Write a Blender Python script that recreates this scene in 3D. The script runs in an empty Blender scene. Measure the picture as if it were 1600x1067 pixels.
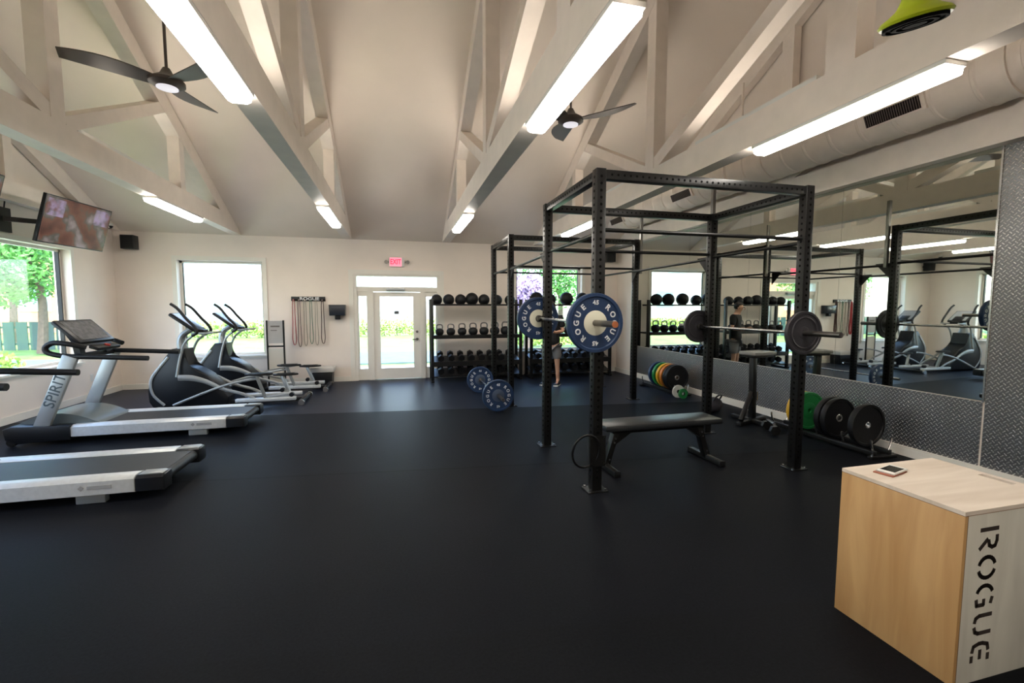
import bpy, bmesh, math, random
from mathutils import Vector, Matrix, Euler
random.seed(7)
R = math.radians
PI = math.pi
SC = bpy.context.scene
COL = SC.collection

# ------------------------------------------------------------------ camera, sky, sun, exposure
cam_d = bpy.data.cameras.new('camera')
cam_d.sensor_width = 36.0
cam_d.lens = 15.75
cam_d.clip_start = 0.02
cam_d.clip_end = 400
cam = bpy.data.objects.new('camera', cam_d)
COL.objects.link(cam)
cam.location = (0, 0, 1.55)
cam.rotation_euler = (R(90 - 4.37), 0, R(-14.304))
SC.camera = cam

world = bpy.data.worlds.new('world')
SC.world = world
world.use_nodes = True
wn = world.node_tree
wn.nodes.clear()
sky = wn.nodes.new('ShaderNodeTexSky')
sky.sky_type = 'NISHITA'
sky.sun_disc = False
sky.sun_elevation = R(52)
sky.sun_rotation = R(200)
bgn = wn.nodes.new('ShaderNodeBackground')
bgn.inputs['Strength'].default_value = 0.40
won = wn.nodes.new('ShaderNodeOutputWorld')
wn.links.new(sky.outputs[0], bgn.inputs[0])
wn.links.new(bgn.outputs[0], won.inputs[0])

sun_d = bpy.data.lights.new('sun', 'SUN')
sun_d.energy = 3.2
sun_d.angle = R(0.6)
sun_d.color = (1, 0.95, 0.87)
sun = bpy.data.objects.new('sun', sun_d)
COL.objects.link(sun)
sun.location = (3, -12, 18)
sun.rotation_euler = Vector((-0.13, 0.36, -1.0)).to_track_quat('-Z', 'Y').to_euler()

SC.view_settings.view_transform = 'Standard'
SC.view_settings.look = 'None'
SC.view_settings.gamma = 1
SC.view_settings.exposure = 1.90
SC.view_settings.use_curve_mapping = False
LAMP = 10.0          # strength of the linear ceiling lamps
UPLAMP = 7.3       # strength of the added unseen uplights that brighten the ceiling

# ------------------------------------------------------------------ materials
def nodes_of(name):
    m = bpy.data.materials.new(name)
    m.use_nodes = True
    nt = m.node_tree
    return m, nt, nt.nodes['Principled BSDF']

def mat(name, col, rough=0.5, metal=0.0, spec=0.5, noise=0.0, nscale=8.0, bump=0.0, bscale=60.0, coat=0.0, stretch=(1, 1, 1)):
    m, nt, b = nodes_of(name)
    b.inputs['Base Color'].default_value = (*col, 1)
    b.inputs['Roughness'].default_value = rough
    b.inputs['Metallic'].default_value = metal
    b.inputs['Specular IOR Level'].default_value = spec
    b.inputs['Coat Weight'].default_value = coat
    tc = nt.nodes.new('ShaderNodeTexCoord')
    mp = nt.nodes.new('ShaderNodeMapping')
    mp.inputs['Scale'].default_value = stretch
    nt.links.new(tc.outputs['Object'], mp.inputs[0])
    if noise > 0:
        n = nt.nodes.new('ShaderNodeTexNoise')
        n.inputs['Scale'].default_value = nscale
        n.inputs['Detail'].default_value = 5
        nt.links.new(mp.outputs[0], n.inputs['Vector'])
        r = nt.nodes.new('ShaderNodeValToRGB')
        lo = [max(0, c * (1 - noise)) for c in col]
        hi = [min(1, c * (1 + noise)) for c in col]
        r.color_ramp.elements[0].color = (*lo, 1)
        r.color_ramp.elements[0].position = 0.3
        r.color_ramp.elements[1].color = (*hi, 1)
        r.color_ramp.elements[1].position = 0.7
        nt.links.new(n.outputs['Fac'], r.inputs[0])
        nt.links.new(r.outputs[0], b.inputs['Base Color'])
    if bump > 0:
        n2 = nt.nodes.new('ShaderNodeTexNoise')
        n2.inputs['Scale'].default_value = bscale
        n2.inputs['Detail'].default_value = 3
        nt.links.new(mp.outputs[0], n2.inputs['Vector'])
        bp = nt.nodes.new('ShaderNodeBump')
        bp.inputs['Strength'].default_value = bump
        bp.inputs['Distance'].default_value = 0.01
        nt.links.new(n2.outputs['Fac'], bp.inputs['Height'])
        nt.links.new(bp.outputs[0], b.inputs['Normal'])
    return m

def emit(name, col, s):
    m, nt, b = nodes_of(name)
    b.inputs['Base Color'].default_value = (*col, 1)
    b.inputs['Emission Color'].default_value = (*col, 1)
    b.inputs['Emission Strength'].default_value = s
    return m

WALL = mat('wall_paint', (0.82, 0.735, 0.655), 0.7, bump=0.04, bscale=90, noise=0.03, nscale=2)
CEIL = mat('ceiling_paint', (0.82, 0.725, 0.635), 0.75, noise=0.03, nscale=1.5)
TIMBER = mat('painted_timber', (0.82, 0.735, 0.655), 0.55, noise=0.04, nscale=6, bump=0.03, bscale=30)
TRIM = mat('trim_paint', (0.78, 0.75, 0.68), 0.45)
def floor_mat():
    # rubber rolls laid across the room: every roll has its own tint and sheen, thin dark seams between
    m, nt, b = nodes_of('rubber_floor'); L = nt.links.new
    tc = nt.nodes.new('ShaderNodeTexCoord'); sp = nt.nodes.new('ShaderNodeSeparateXYZ'); L(tc.outputs['Object'], sp.inputs[0])
    def M(op, a, c=None):
        n = nt.nodes.new('ShaderNodeMath'); n.operation = op
        for i, v in enumerate((a, c)):
            if v is None: continue
            if isinstance(v, (int, float)): n.inputs[i].default_value = v
            else: L(v, n.inputs[i])
        return n.outputs[0]
    yy = M('ADD', sp.outputs['Y'], M('MULTIPLY', sp.outputs['X'], .11))
    r = nt.nodes.new('ShaderNodeValToRGB'); r.color_ramp.interpolation = 'CONSTANT'
    L(M('DIVIDE', M('ADD', yy, 5), 15), r.inputs[0])
    e = r.color_ramp.elements
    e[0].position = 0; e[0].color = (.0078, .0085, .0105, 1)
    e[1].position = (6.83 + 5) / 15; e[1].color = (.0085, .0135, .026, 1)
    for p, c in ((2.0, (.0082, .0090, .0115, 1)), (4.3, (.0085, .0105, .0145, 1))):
        q = e.new((p + 5) / 15); q.color = c
    n = nt.nodes.new('ShaderNodeTexNoise'); n.inputs['Scale'].default_value = 70; n.inputs['Detail'].default_value = 5
    L(tc.outputs['Object'], n.inputs['Vector'])
    n2 = nt.nodes.new('ShaderNodeTexNoise'); n2.inputs['Scale'].default_value = .9; n2.inputs['Detail'].default_value = 6
    L(tc.outputs['Object'], n2.inputs['Vector'])
    f = M('MULTIPLY', M('ADD', M('MULTIPLY', n.outputs['Fac'], 1.1), .45), M('ADD', M('MULTIPLY', n2.outputs['Fac'], .7), .65))
    seam = None
    for p in (4.28, 6.83):
        k = M('GREATER_THAN', M('ABSOLUTE', M('SUBTRACT', yy, p)), .006)
        seam = k if seam is None else M('MULTIPLY', seam, k)
    vm = nt.nodes.new('ShaderNodeVectorMath'); vm.operation = 'SCALE'; L(r.outputs[0], vm.inputs[0]); L(M('MULTIPLY', f, seam), vm.inputs['Scale'])
    L(vm.outputs[0], b.inputs['Base Color'])
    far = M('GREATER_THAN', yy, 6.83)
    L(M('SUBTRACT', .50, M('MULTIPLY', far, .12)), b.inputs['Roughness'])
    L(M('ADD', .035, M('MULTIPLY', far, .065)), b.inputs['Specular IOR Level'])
    bp = nt.nodes.new('ShaderNodeBump'); bp.inputs['Strength'].default_value = .12; bp.inputs['Distance'].default_value = .004
    n3 = nt.nodes.new('ShaderNodeTexNoise'); n3.inputs['Scale'].default_value = 220
    L(tc.outputs['Object'], n3.inputs['Vector']); L(n3.outputs['Fac'], bp.inputs['Height']); L(bp.outputs[0], b.inputs['Normal'])
    return m
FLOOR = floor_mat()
BLACKM = mat('black_powdercoat', (0.007, 0.007, 0.007), 0.36, spec=0.35, noise=0.25, nscale=12)
BLACKP = mat('black_plastic', (0.006, 0.007, 0.009), 0.40, spec=0.35)
RUBBER = mat('black_rubber', (0.006, 0.006, 0.007), 0.5, spec=0.3, bump=0.1, bscale=80)
HOLE = mat('hole_black', (0.002, 0.002, 0.002), 0.9, spec=0.1)
STEEL = mat('bright_steel', (0.62, 0.62, 0.62), 0.25, metal=1)
DARKSTEEL = mat('dark_steel', (0.20, 0.19, 0.18), 0.35, metal=1)
ALU = mat('brushed_aluminium', (0.62, 0.65, 0.66), 0.40, metal=0.35, noise=0.06, nscale=30)
SILVER = mat('silver_paint', (0.34, 0.36, 0.36), 0.38, metal=0.35)
BELT = mat('running_belt', (0.010, 0.011, 0.012), 0.5, noise=0.25, nscale=60)
SCREEN = mat('console_glass', (0.11, 0.11, 0.12), 0.2, noise=0.4, nscale=22)
NAVY = mat('blue_rubber', (0.012, 0.036, 0.10), 0.45, noise=0.12, nscale=14)
CREAM = mat('cream_steel', (0.74, 0.72, 0.58), 0.4)
GREEN = mat('green_rubber', (0.012, 0.19, 0.045), 0.38)
YELLOW = mat('yellow_rubber', (0.62, 0.36, 0.02), 0.42)
ORANGE = mat('orange_rubber', (0.52, 0.17, 0.02), 0.42)
IRON = mat('grey_iron', (0.045, 0.043, 0.05), 0.42, metal=0.3, bump=0.15, bscale=70)
WHITEP = mat('white_marking', (0.72, 0.74, 0.76), 0.5)
WHITE = mat('white_plastic', (0.75, 0.74, 0.70), 0.4)
REDC = mat('red_plastic', (0.45, 0.03, 0.02), 0.4)
LIME = mat('lime_rubber', (0.36, 0.44, 0.01), 0.42)
VINYL = mat('black_vinyl', (0.02, 0.022, 0.024), 0.33, bump=0.08, bscale=120)
DUCT = mat('painted_duct', (0.80, 0.71, 0.62), 0.45, metal=0.0, noise=0.06, nscale=5)
FANM = mat('fan_brown', (0.075, 0.06, 0.05), 0.45)
GREYB = mat('grey_board', (0.42, 0.42, 0.42), 0.4, noise=0.05, nscale=4)
ORCAP = mat('orange_cap', (0.5, 0.16, 0.06), 0.4)
LAMPM = emit('lamp_diffuser', (1.0, 0.93, 0.84), LAMP)
UPM = emit('added_uplight_diffuser', (1.0, 0.92, 0.82), UPLAMP)
FANLITE = emit('fan_lamp_glass', (0.85, 0.83, 0.9), 0.2)

def leaf_mat(name, a, b2, sc=3.0):
    m, nt, b = nodes_of(name)
    tc = nt.nodes.new('ShaderNodeTexCoord')
    n = nt.nodes.new('ShaderNodeTexNoise'); n.inputs['Scale'].default_value = sc
    r = nt.nodes.new('ShaderNodeValToRGB')
    r.color_ramp.elements[0].color = (*a, 1); r.color_ramp.elements[0].position = 0.35
    r.color_ramp.elements[1].color = (*b2, 1); r.color_ramp.elements[1].position = 0.65
    nt.links.new(tc.outputs['Object'], n.inputs['Vector'])
    nt.links.new(n.outputs['Fac'], r.inputs[0]); nt.links.new(r.outputs[0], b.inputs['Base Color'])
    b.inputs['Roughness'].default_value = 0.6
    return m
LEAFA = leaf_mat('tree_leaves', (0.05, 0.20, 0.03), (0.20, 0.50, 0.10))
LEAFB = leaf_mat('hedge_leaves', (0.22, 0.36, 0.06), (0.50, 0.62, 0.16))
LEAFP = leaf_mat('purple_blossom', (0.30, 0.22, 0.36), (0.62, 0.45, 0.62))
BARK = mat('bark', (0.16, 0.11, 0.08), 0.85, noise=0.3, nscale=10)
GRASS = leaf_mat('grass', (0.14, 0.26, 0.05), (0.26, 0.40, 0.09), 1.2)
CONC = mat('pavement', (0.62, 0.60, 0.56), 0.8, noise=0.06, nscale=2)
ASPH = mat('asphalt', (0.13, 0.20, 0.21), 0.8, noise=0.1, nscale=3)
STUCCO = mat('white_stucco', (0.88, 0.86, 0.84), 0.8)
BRICKO = mat('orange_render', (0.62, 0.30, 0.16), 0.8, noise=0.1)
OUTGL = mat('outdoor_window_glass', (0.30, 0.48, 0.50), 0.3)
DKFENCE = mat('dark_fence', (0.05, 0.10, 0.09), 0.6)

# clear glass: mostly see-through, a little reflection by viewing angle
def glass_mat():
    m = bpy.data.materials.new('window_glass'); m.use_nodes = True
    nt = m.node_tree; nt.nodes.clear()
    o = nt.nodes.new('ShaderNodeOutputMaterial'); mx = nt.nodes.new('ShaderNodeMixShader')
    t = nt.nodes.new('ShaderNodeBsdfTransparent'); t.inputs[0].default_value = (0.93, 0.96, 0.97, 1)
    g = nt.nodes.new('ShaderNodeBsdfGlossy'); g.inputs['Roughness'].default_value = 0.02
    lw = nt.nodes.new('ShaderNodeLayerWeight'); lw.inputs[0].default_value = 0.5
    f = nt.nodes.new('ShaderNodeMath'); f.operation = 'POWER'; f.inputs[1].default_value = 5
    f2 = nt.nodes.new('ShaderNodeMath'); f2.operation = 'MULTIPLY_ADD'; f2.inputs[1].default_value = 0.9; f2.inputs[2].default_value = 0.03
    nt.links.new(lw.outputs['Facing'], f.inputs[0]); nt.links.new(f.outputs[0], f2.inputs[0])
    nt.links.new(f2.outputs[0], mx.inputs[0]); nt.links.new(t.outputs[0], mx.inputs[1])
    nt.links.new(g.outputs[0], mx.inputs[2]); nt.links.new(mx.outputs[0], o.inputs[0])
    return m
GLASS = glass_mat()

def mirror_mat():
    m, nt, b = nodes_of('mirror_silver')
    b.inputs['Base Color'].default_value = (0.70, 0.74, 0.68, 1)
    b.inputs['Metallic'].default_value = 1
    b.inputs['Roughness'].default_value = 0.012
    return m
MIRROR = mirror_mat()

# raised lozenge tread plate: lens shapes turned left and right in a checker
def tread_mat():
    m, nt, b = nodes_of('tread_plate')
    L = nt.links.new
    tc = nt.nodes.new('ShaderNodeTexCoord')
    sp = nt.nodes.new('ShaderNodeSeparateXYZ'); L(tc.outputs['Object'], sp.inputs[0])
    def M(op, a, c=None, d=None):
        n = nt.nodes.new('ShaderNodeMath'); n.operation = op
        for i, v in enumerate((a, c, d)):
            if v is None: continue
            if isinstance(v, (int, float)): n.inputs[i].default_value = v
            else: L(v, n.inputs[i])
        return n.outputs[0]
    P = 1 / 0.031
    u = M('MULTIPLY', M('ADD', sp.outputs['Y'], sp.outputs['Z']), P * 0.7071)
    v = M('MULTIPLY', M('SUBTRACT', sp.outputs['Y'], sp.outputs['Z']), P * 0.7071)
    par = M('FLOORED_MODULO', M('ADD', M('FLOOR', u), M('FLOOR', v)), 2)
    fu = M('SUBTRACT', M('FRACT', u), 0.5); fv = M('SUBTRACT', M('FRACT', v), 0.5)
    au = M('ADD', M('MULTIPLY', par, 2.2), 1.0)
    av = M('SUBTRACT', 3.2, M('MULTIPLY', par, 2.2))
    d = M('SQRT', M('ADD', M('POWER', M('MULTIPLY', fu, au), 2), M('POWER', M('MULTIPLY', fv, av), 2)))
    h = nt.nodes.new('ShaderNodeMapRange'); h.interpolation_type = 'SMOOTHSTEP'
    L(d, h.inputs[0]); h.inputs[1].default_value = 0.28; h.inputs[2].default_value = 0.52
    h.inputs[3].default_value = 1; h.inputs[4].default_value = 0
    bp = nt.nodes.new('ShaderNodeBump'); bp.inputs['Strength'].default_value = 0.9; bp.inputs['Distance'].default_value = 0.004
    L(h.outputs[0], bp.inputs['Height']); L(bp.outputs[0], b.inputs['Normal'])
    mc = nt.nodes.new('ShaderNodeMix'); mc.data_type = 'RGBA'
    L(h.outputs[0], mc.inputs[0]); mc.inputs[6].default_value = (0.22, 0.22, 0.225, 1); mc.inputs[7].default_value = (0.92, 0.92, 0.92, 1)
    L(mc.outputs[2], b.inputs['Base Color'])
    L(M('SUBTRACT', 0.42, M('MULTIPLY', h.outputs[0], 0.17)), b.inputs['Roughness'])
    b.inputs['Metallic'].default_value = 1
    return m
TREAD = tread_mat()

def ply_mat(name, a, b2, rotz=0, axis=2):
    m, nt, b = nodes_of(name)
    tc = nt.nodes.new('ShaderNodeTexCoord'); mp = nt.nodes.new('ShaderNodeMapping')
    s = [9, 9, 9]; s[axis] = 1.1
    mp.inputs['Scale'].default_value = s
    nt.links.new(tc.outputs['Object'], mp.inputs[0])
    n = nt.nodes.new('ShaderNodeTexNoise'); n.inputs['Scale'].default_value = 1.3; n.inputs['Detail'].default_value = 7
    n.inputs['Distortion'].default_value = 0.6
    nt.links.new(mp.outputs[0], n.inputs['Vector'])
    r = nt.nodes.new('ShaderNodeValToRGB')
    r.color_ramp.elements[0].color = (*a, 1); r.color_ramp.elements[0].position = 0.3
    r.color_ramp.elements[1].color = (*b2, 1); r.color_ramp.elements[1].position = 0.7
    nt.links.new(n.outputs['Fac'], r.inputs[0]); nt.links.new(r.outputs[0], b.inputs['Base Color'])
    b.inputs['Roughness'].default_value = 0.5
    return m
PLYS = ply_mat('plywood_side', (0.46, 0.25, 0.09), (0.62, 0.38, 0.16))
PLYT = ply_mat('plywood_top', (0.62, 0.52, 0.42), (0.78, 0.69, 0.59), axis=0)
PLYF = ply_mat('plywood_front', (0.60, 0.58, 0.50), (0.74, 0.72, 0.63), axis=2)
PLYE = mat('plywood_edge', (0.26, 0.16, 0.08), 0.7)
BURN = mat('stencil_cut', (0.03, 0.02, 0.015), 0.8)

def tv_mat():
    m, nt, b = nodes_of('tv_picture')
    L = nt.links.new
    tc = nt.nodes.new('ShaderNodeTexCoord')
    n = nt.nodes.new('ShaderNodeTexNoise'); n.inputs['Scale'].default_value = 4.2; n.inputs['Detail'].default_value = 3
    L(tc.outputs['Object'], n.inputs['Vector'])
    r = nt.nodes.new('ShaderNodeValToRGB')
    e = r.color_ramp.elements
    e[0].position = 0.28; e[0].color = (0.05, 0.025, 0.02, 1)
    e[1].position = 0.72; e[1].color = (0.40, 0.36, 0.36, 1)
    for p, c in ((0.40, (0.14, 0.05, 0.035)), (0.48, (0.20, 0.085, 0.055)), (0.54, (0.10, 0.11, 0.09)), (0.60, (0.24, 0.19, 0.18))):
        x = e.new(p); x.color = (*c, 1)
    L(n.outputs['Color'], r.inputs[0])
    L(n.outputs['Fac'], r.inputs[0])
    # two pale window-like patches high in the picture
    sp = nt.nodes.new('ShaderNodeSeparateXYZ'); L(tc.outputs['Object'], sp.inputs[0])
    def M(op, a, c):
        q = nt.nodes.new('ShaderNodeMath'); q.operation = op
        for i, v in enumerate((a, c)):
            if isinstance(v, (int, float)): q.inputs[i].default_value = v
            else: L(v, q.inputs[i])
        return q.outputs[0]
    ay = M('ABSOLUTE', sp.outputs['Y'], 0)
    m1 = M('LESS_THAN', M('ABSOLUTE', M('SUBTRACT', ay, 0.38), 0), 0.13)
    m2 = M('LESS_THAN', M('ABSOLUTE', M('SUBTRACT', sp.outputs['Z'], 0.16), 0), 0.11)
    nn = nt.nodes.new('ShaderNodeTexNoise'); nn.inputs['Scale'].default_value = 11
    L(tc.outputs['Object'], nn.inputs['Vector'])
    k = M('MULTIPLY', M('MULTIPLY', m1, m2), M('MULTIPLY', M('SUBTRACT', nn.outputs['Fac'], .30), 2.6))
    mx = nt.nodes.new('ShaderNodeMix'); mx.data_type = 'RGBA'
    L(k, mx.inputs[0]); L(r.outputs[0], mx.inputs[6]); mx.inputs[7].default_value = (0.48, 0.38, 0.58, 1)
    L(mx.outputs[2], b.inputs['Emission Color'])
    b.inputs['Emission Strength'].default_value = 0.17
    b.inputs['Base Color'].default_value = (0.01, 0.01, 0.01, 1)
    b.inputs['Roughness'].default_value = 0.15
    return m
TVPIC = tv_mat()

# ------------------------------------------------------------------ mesh builder
class MB:
    def __init__(s): s.bm = bmesh.new()
    def _tag(s, faces, mi):
        for f in faces: f.material_index = mi
    def box(s, c, d, mi=0, rot=None, bev=0.0):
        m = Matrix.Translation(c)
        if rot: m = m @ Euler(rot).to_matrix().to_4x4()
        m = m @ Matrix.Diagonal((*d, 1))
        r = bmesh.ops.create_cube(s.bm, size=1, matrix=m)
        vs = r['verts']; fs = {f for v in vs for f in v.link_faces}
        s._tag(fs, mi)
        if bev > 0:
            es = list({e for v in vs for e in v.link_edges})
            q = bmesh.ops.bevel(s.bm, geom=es, offset=bev, segments=2, affect='EDGES', profile=0.5)
            s._tag(q['faces'], mi)
        return s
    def bb(s, x0, x1, y0, y1, z0, z1, mi=0, bev=0.0):
        return s.box(((x0 + x1) / 2, (y0 + y1) / 2, (z0 + z1) / 2), (abs(x1 - x0), abs(y1 - y0), abs(z1 - z0)), mi, None, bev)
    def bar(s, p0, p1, w, h, mi=0, up=(0, 0, 1), bev=0.0):
        p0, p1 = Vector(p0), Vector(p1); d = p1 - p0; L = d.length; d.normalize()
        up = Vector(up)
        if abs(d.dot(up)) > 0.99: up = Vector((0, 1, 0))
        x = d.cross(up).normalized(); z = x.cross(d)
        m = Matrix((x, d, z)).transposed().to_4x4()
        m = Matrix.Translation((p0 + p1) / 2) @ m @ Matrix.Diagonal((w, L, h, 1))
        r = bmesh.ops.create_cube(s.bm, size=1, matrix=m)
        fs = {f for v in r['verts'] for f in v.link_faces}; s._tag(fs, mi)
        if bev > 0:
            es = list({e for v in r['verts'] for e in v.link_edges})
            q = bmesh.ops.bevel(s.bm, geom=es, offset=bev, segments=2, affect='EDGES', profile=0.5); s._tag(q['faces'], mi)
        return s
    def cyl(s, p0, p1, r0, r1=None, seg=20, mi=0, caps=True):
        if r1 is None: r1 = r0
        p0, p1 = Vector(p0), Vector(p1); d = p1 - p0
        q = Vector((0, 0, 1)).rotation_difference(d.normalized()).to_matrix().to_4x4()
        r = bmesh.ops.create_cone(s.bm, cap_ends=caps, segments=seg, radius1=r0, radius2=r1, depth=d.length, matrix=Matrix.Translation((p0 + p1) / 2) @ q)
        s._tag({f for v in r['verts'] for f in v.link_faces}, mi); return s
    def sph(s, c, r, sc=(1, 1, 1), seg=20, mi=0):
        q = bmesh.ops.create_uvsphere(s.bm, u_segments=seg, v_segments=max(8, seg * 2 // 3), radius=r, matrix=Matrix.Translation(c) @ Matrix.Diagonal((*sc, 1)))
        s._tag({f for v in q['verts'] for f in v.link_faces}, mi); return s
    def tube(s, pts, r, seg=10, mi=0, smooth=3, closed=False, flat=1.0):
        P = [Vector(p) for p in pts]
        rad = r if isinstance(r, (list, tuple)) else None
        if smooth > 1 and len(P) > 2:
            Q = []; RR = []
            n = len(P)
            for i in range(n if closed else n - 1):
                a = P[(i - 1) % n] if closed or i > 0 else P[0]
                b = P[i]; c = P[(i + 1) % n]
                d = P[(i + 2) % n] if closed or i + 2 < n else P[-1]
                for k in range(smooth):
                    t = k / smooth
                    Q.append(0.5 * ((2 * b) + (c - a) * t + (2 * a - 5 * b + 4 * c - d) * t * t + (3 * b - a - 3 * c + d) * t ** 3))
                    if rad: RR.append(rad[i] * (1 - t) + rad[(i + 1) % n] * t)
            if not closed: Q.append(P[-1]); RR.append(rad[-1] if rad else 0)
            P = Q
            if rad: rad = RR
        n = len(P); rings = []
        prev = None
        for i in range(n):
            a = P[(i - 1) % n] if closed else P[max(i - 1, 0)]
            b = P[(i + 1) % n] if closed else P[min(i + 1, n - 1)]
            t = (b - a).normalized()
            if prev is None:
                u = t.orthogonal().normalized()
                if abs(t.y) < 0.9: u = Vector((0, 1, 0)); u = (u - t * u.dot(t)).normalized()
            else: u = (prev - t * prev.dot(t)).normalized()
            prev = u; w = t.cross(u)
            rr = rad[i] if rad else r
            rings.append([s.bm.verts.new(P[i] + (u * math.cos(2 * PI * k / seg) * flat + w * math.sin(2 * PI * k / seg)) * rr) for k in range(seg)])
        rng = n if closed else n - 1
        for i in range(rng):
            A, B = rings[i], rings[(i + 1) % n]
            for k in range(seg):
                f = s.bm.faces.new((A[k], A[(k + 1) % seg], B[(k + 1) % seg], B[k])); f.material_index = mi
        if not closed:
            for rg in (rings[0], rings[-1]):
                try: f = s.bm.faces.new(rg); f.material_index = mi
                except ValueError: pass
        return s
    def prism(s, poly, a, b, axis='y', mi=0, bev=0.0):
        def P(u, v, w):
            return {'y': (u, w, v), 'x': (w, u, v), 'z': (u, v, w)}[axis]
        A = [s.bm.verts.new(P(u, v, a)) for u, v in poly]; B = [s.bm.verts.new(P(u, v, b)) for u, v in poly]
        fs = [s.bm.faces.new(A), s.bm.faces.new(B)]
        n = len(poly)
        for i in range(n): fs.append(s.bm.faces.new((A[i], A[(i + 1) % n], B[(i + 1) % n], B[i])))
        s._tag(fs, mi)
        if bev > 0:
            es = [e for f in fs[:2] for e in f.edges]
            q = bmesh.ops.bevel(s.bm, geom=list(set(es)), offset=bev, segments=2, affect='EDGES', profile=0.5); s._tag(q['faces'], mi)
        return s
    def lathe(s, prof, c=(0, 0, 0), axis='z', seg=32, mi=0, mis=None, caps=True):
        c = Vector(c); rings = []
        for r, h in prof:
            rg = []
            for k in range(seg):
                a = 2 * PI * k / seg; x, y = r * math.cos(a), r * math.sin(a)
                v = {'z': (x, y, h), 'y': (x, h, y), 'x': (h, x, y)}[axis]
                rg.append(s.bm.verts.new(c + Vector(v)))
            rings.append(rg)
        for i in range(len(rings) - 1):
            for k in range(seg):
                f = s.bm.faces.new((rings[i][k], rings[i][(k + 1) % seg], rings[i + 1][(k + 1) % seg], rings[i + 1][k]))
                f.material_index = mis[i] if mis else mi
        for rg, j in ((rings[0], 0), (rings[-1], -1)):
            if caps and prof[0] != prof[-1] and prof[j][0] > 1e-4:
                f = s.bm.faces.new(rg); f.material_index = (mis[j] if mis else mi)
        return s
    def build(s, name, mats, parent=None, loc=None, rot=None, smooth=True, ang=35):
        bmesh.ops.remove_doubles(s.bm, verts=s.bm.verts, dist=1e-6)
        bmesh.ops.recalc_face_normals(s.bm, faces=s.bm.faces)
        me = bpy.data.meshes.new(name); s.bm.to_mesh(me); s.bm.free()
        for m in (mats if isinstance(mats, (list, tuple)) else [mats]): me.materials.append(m)
        if smooth:
            for p in me.polygons: p.use_smooth = True
            me.set_sharp_from_angle(angle=R(ang))
        o = bpy.data.objects.new(name, me); COL.objects.link(o)
        if parent: o.parent = parent
        if loc: o.location = loc
        if rot: o.rotation_euler = rot
        return o

def tag(o, label, cat, group=None, kind=None):
    if label: o['label'] = label
    if cat: o['category'] = cat
    if group: o['group'] = group
    if kind: o['kind'] = kind
    return o
def struct(o, label=None):
    o['kind'] = 'structure'
    if label: o['label'] = label
    return o
def thing(name, label, cat, loc=(0, 0, 0), rz=0, group=None):
    o = bpy.data.objects.new(name, None); COL.objects.link(o); o.empty_display_size = 0.1
    o.location = loc; o.rotation_euler = (0, 0, rz)
    return tag(o, label, cat, group)
def dup(root, loc, rz=None, label=None, group=None, scale=None):
    def cp(o, par):
        c = o.copy(); COL.objects.link(c)
        if par is not None: c.parent = par
        for ch in list(o.children): cp(ch, c)
        return c
    r = cp(root, None); r.location = loc
    if rz is not None: r.rotation_euler = (0, 0, rz)
    if label: r['label'] = label
    if group: r['group'] = group
    if scale: r.scale = (scale,) * 3
    return r
ORD = ['first', 'second', 'third', 'fourth', 'fifth', 'sixth', 'seventh', 'eighth', 'ninth', 'tenth', 'eleventh', 'twelfth']

_txt = {}
def glyphs(text, size, ext=0.001, off=0.0):
    cu = bpy.data.curves.new('lettering', 'FONT'); cu.body = text; cu.size = size; cu.extrude = ext; cu.offset = off
    cu.align_x = 'CENTER'; cu.align_y = 'CENTER'; cu.resolution_u = 3
    o = bpy.data.objects.new('lettering', cu); COL.objects.link(o)
    dg = bpy.context.evaluated_depsgraph_get(); dg.update()
    me = bpy.data.meshes.new_from_object(o.evaluated_get(dg))
    bpy.data.objects.remove(o); bpy.data.curves.remove(cu)
    return me
def add_mesh(mb, me, M, mi=0):
    vs = [mb.bm.verts.new(M @ v.co) for v in me.vertices]
    for p in me.polygons:
        try: f = mb.bm.faces.new([vs[i] for i in p.vertices]); f.material_index = mi
        except ValueError: pass
def basis(x, y, z, o):
    m = Matrix((Vector(x), Vector(y), Vector(z))).transposed().to_4x4(); m.translation = Vector(o); return m

# ------------------------------------------------------------------ the room
XL, XR, YB, YF = -5.05, 5.15, 9.9, -4.7
ZW = 2.95; YM = 2.6; SL = 0.5; ZR = ZW + SL * (YB - YM)
def wall_cells(mb, us, zs, holes, put):
    for i in range(len(us) - 1):
        for j in range(len(zs) - 1):
            u, z = (us[i] + us[i + 1]) / 2, (zs[j] + zs[j + 1]) / 2
            if any(a < u < b and c < z < d for a, b, c, d in holes): continue
            put(us[i], us[i + 1], zs[j], zs[j + 1])

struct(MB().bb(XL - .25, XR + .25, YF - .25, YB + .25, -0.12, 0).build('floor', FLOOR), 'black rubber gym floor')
mb = MB()
holesB = [(-4.05, -2.58, 0.6, 2.45), (-0.88, 0.90, 0.0, 2.24), (2.62, 4.22, 0.55, 2.47)]
us = sorted({XL - .25, XR + .25} | {h[0] for h in holesB} | {h[1] for h in holesB})
zs = sorted({0, 3.0} | {h[2] for h in holesB} | {h[3] for h in holesB})
wall_cells(mb, us, zs, holesB, lambda a, b, c, d: mb.bb(a, b, YB, YB + .22, c, d))
struct(mb.build('wall_back', WALL, smooth=False))
mb = MB()
holesL = [(6.75, 8.74, 0.66, 2.46), (4.3, 6.2, 0.66, 2.46), (1.6, 3.5, 0.66, 2.46)]
us = sorted({YF, YB + .2} | {h[0] for h in holesL} | {h[1] for h in holesL})
zs = sorted({0, 2.95} | {h[2] for h in holesL} | {h[3] for h in holesL})
wall_cells(mb, us, zs, holesL, lambda a, b, c, d: mb.bb(XL - .22, XL, a, b, c, d))
mb.prism([(YF, 2.95), (YB + .2, 2.95), (YB + .2, 2.97), (YM, ZR + .1), (YF, 2.97)], XL - .22, XL, 'x')
struct(mb.build('wall_left', WALL, smooth=False))
mb = MB()
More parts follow.
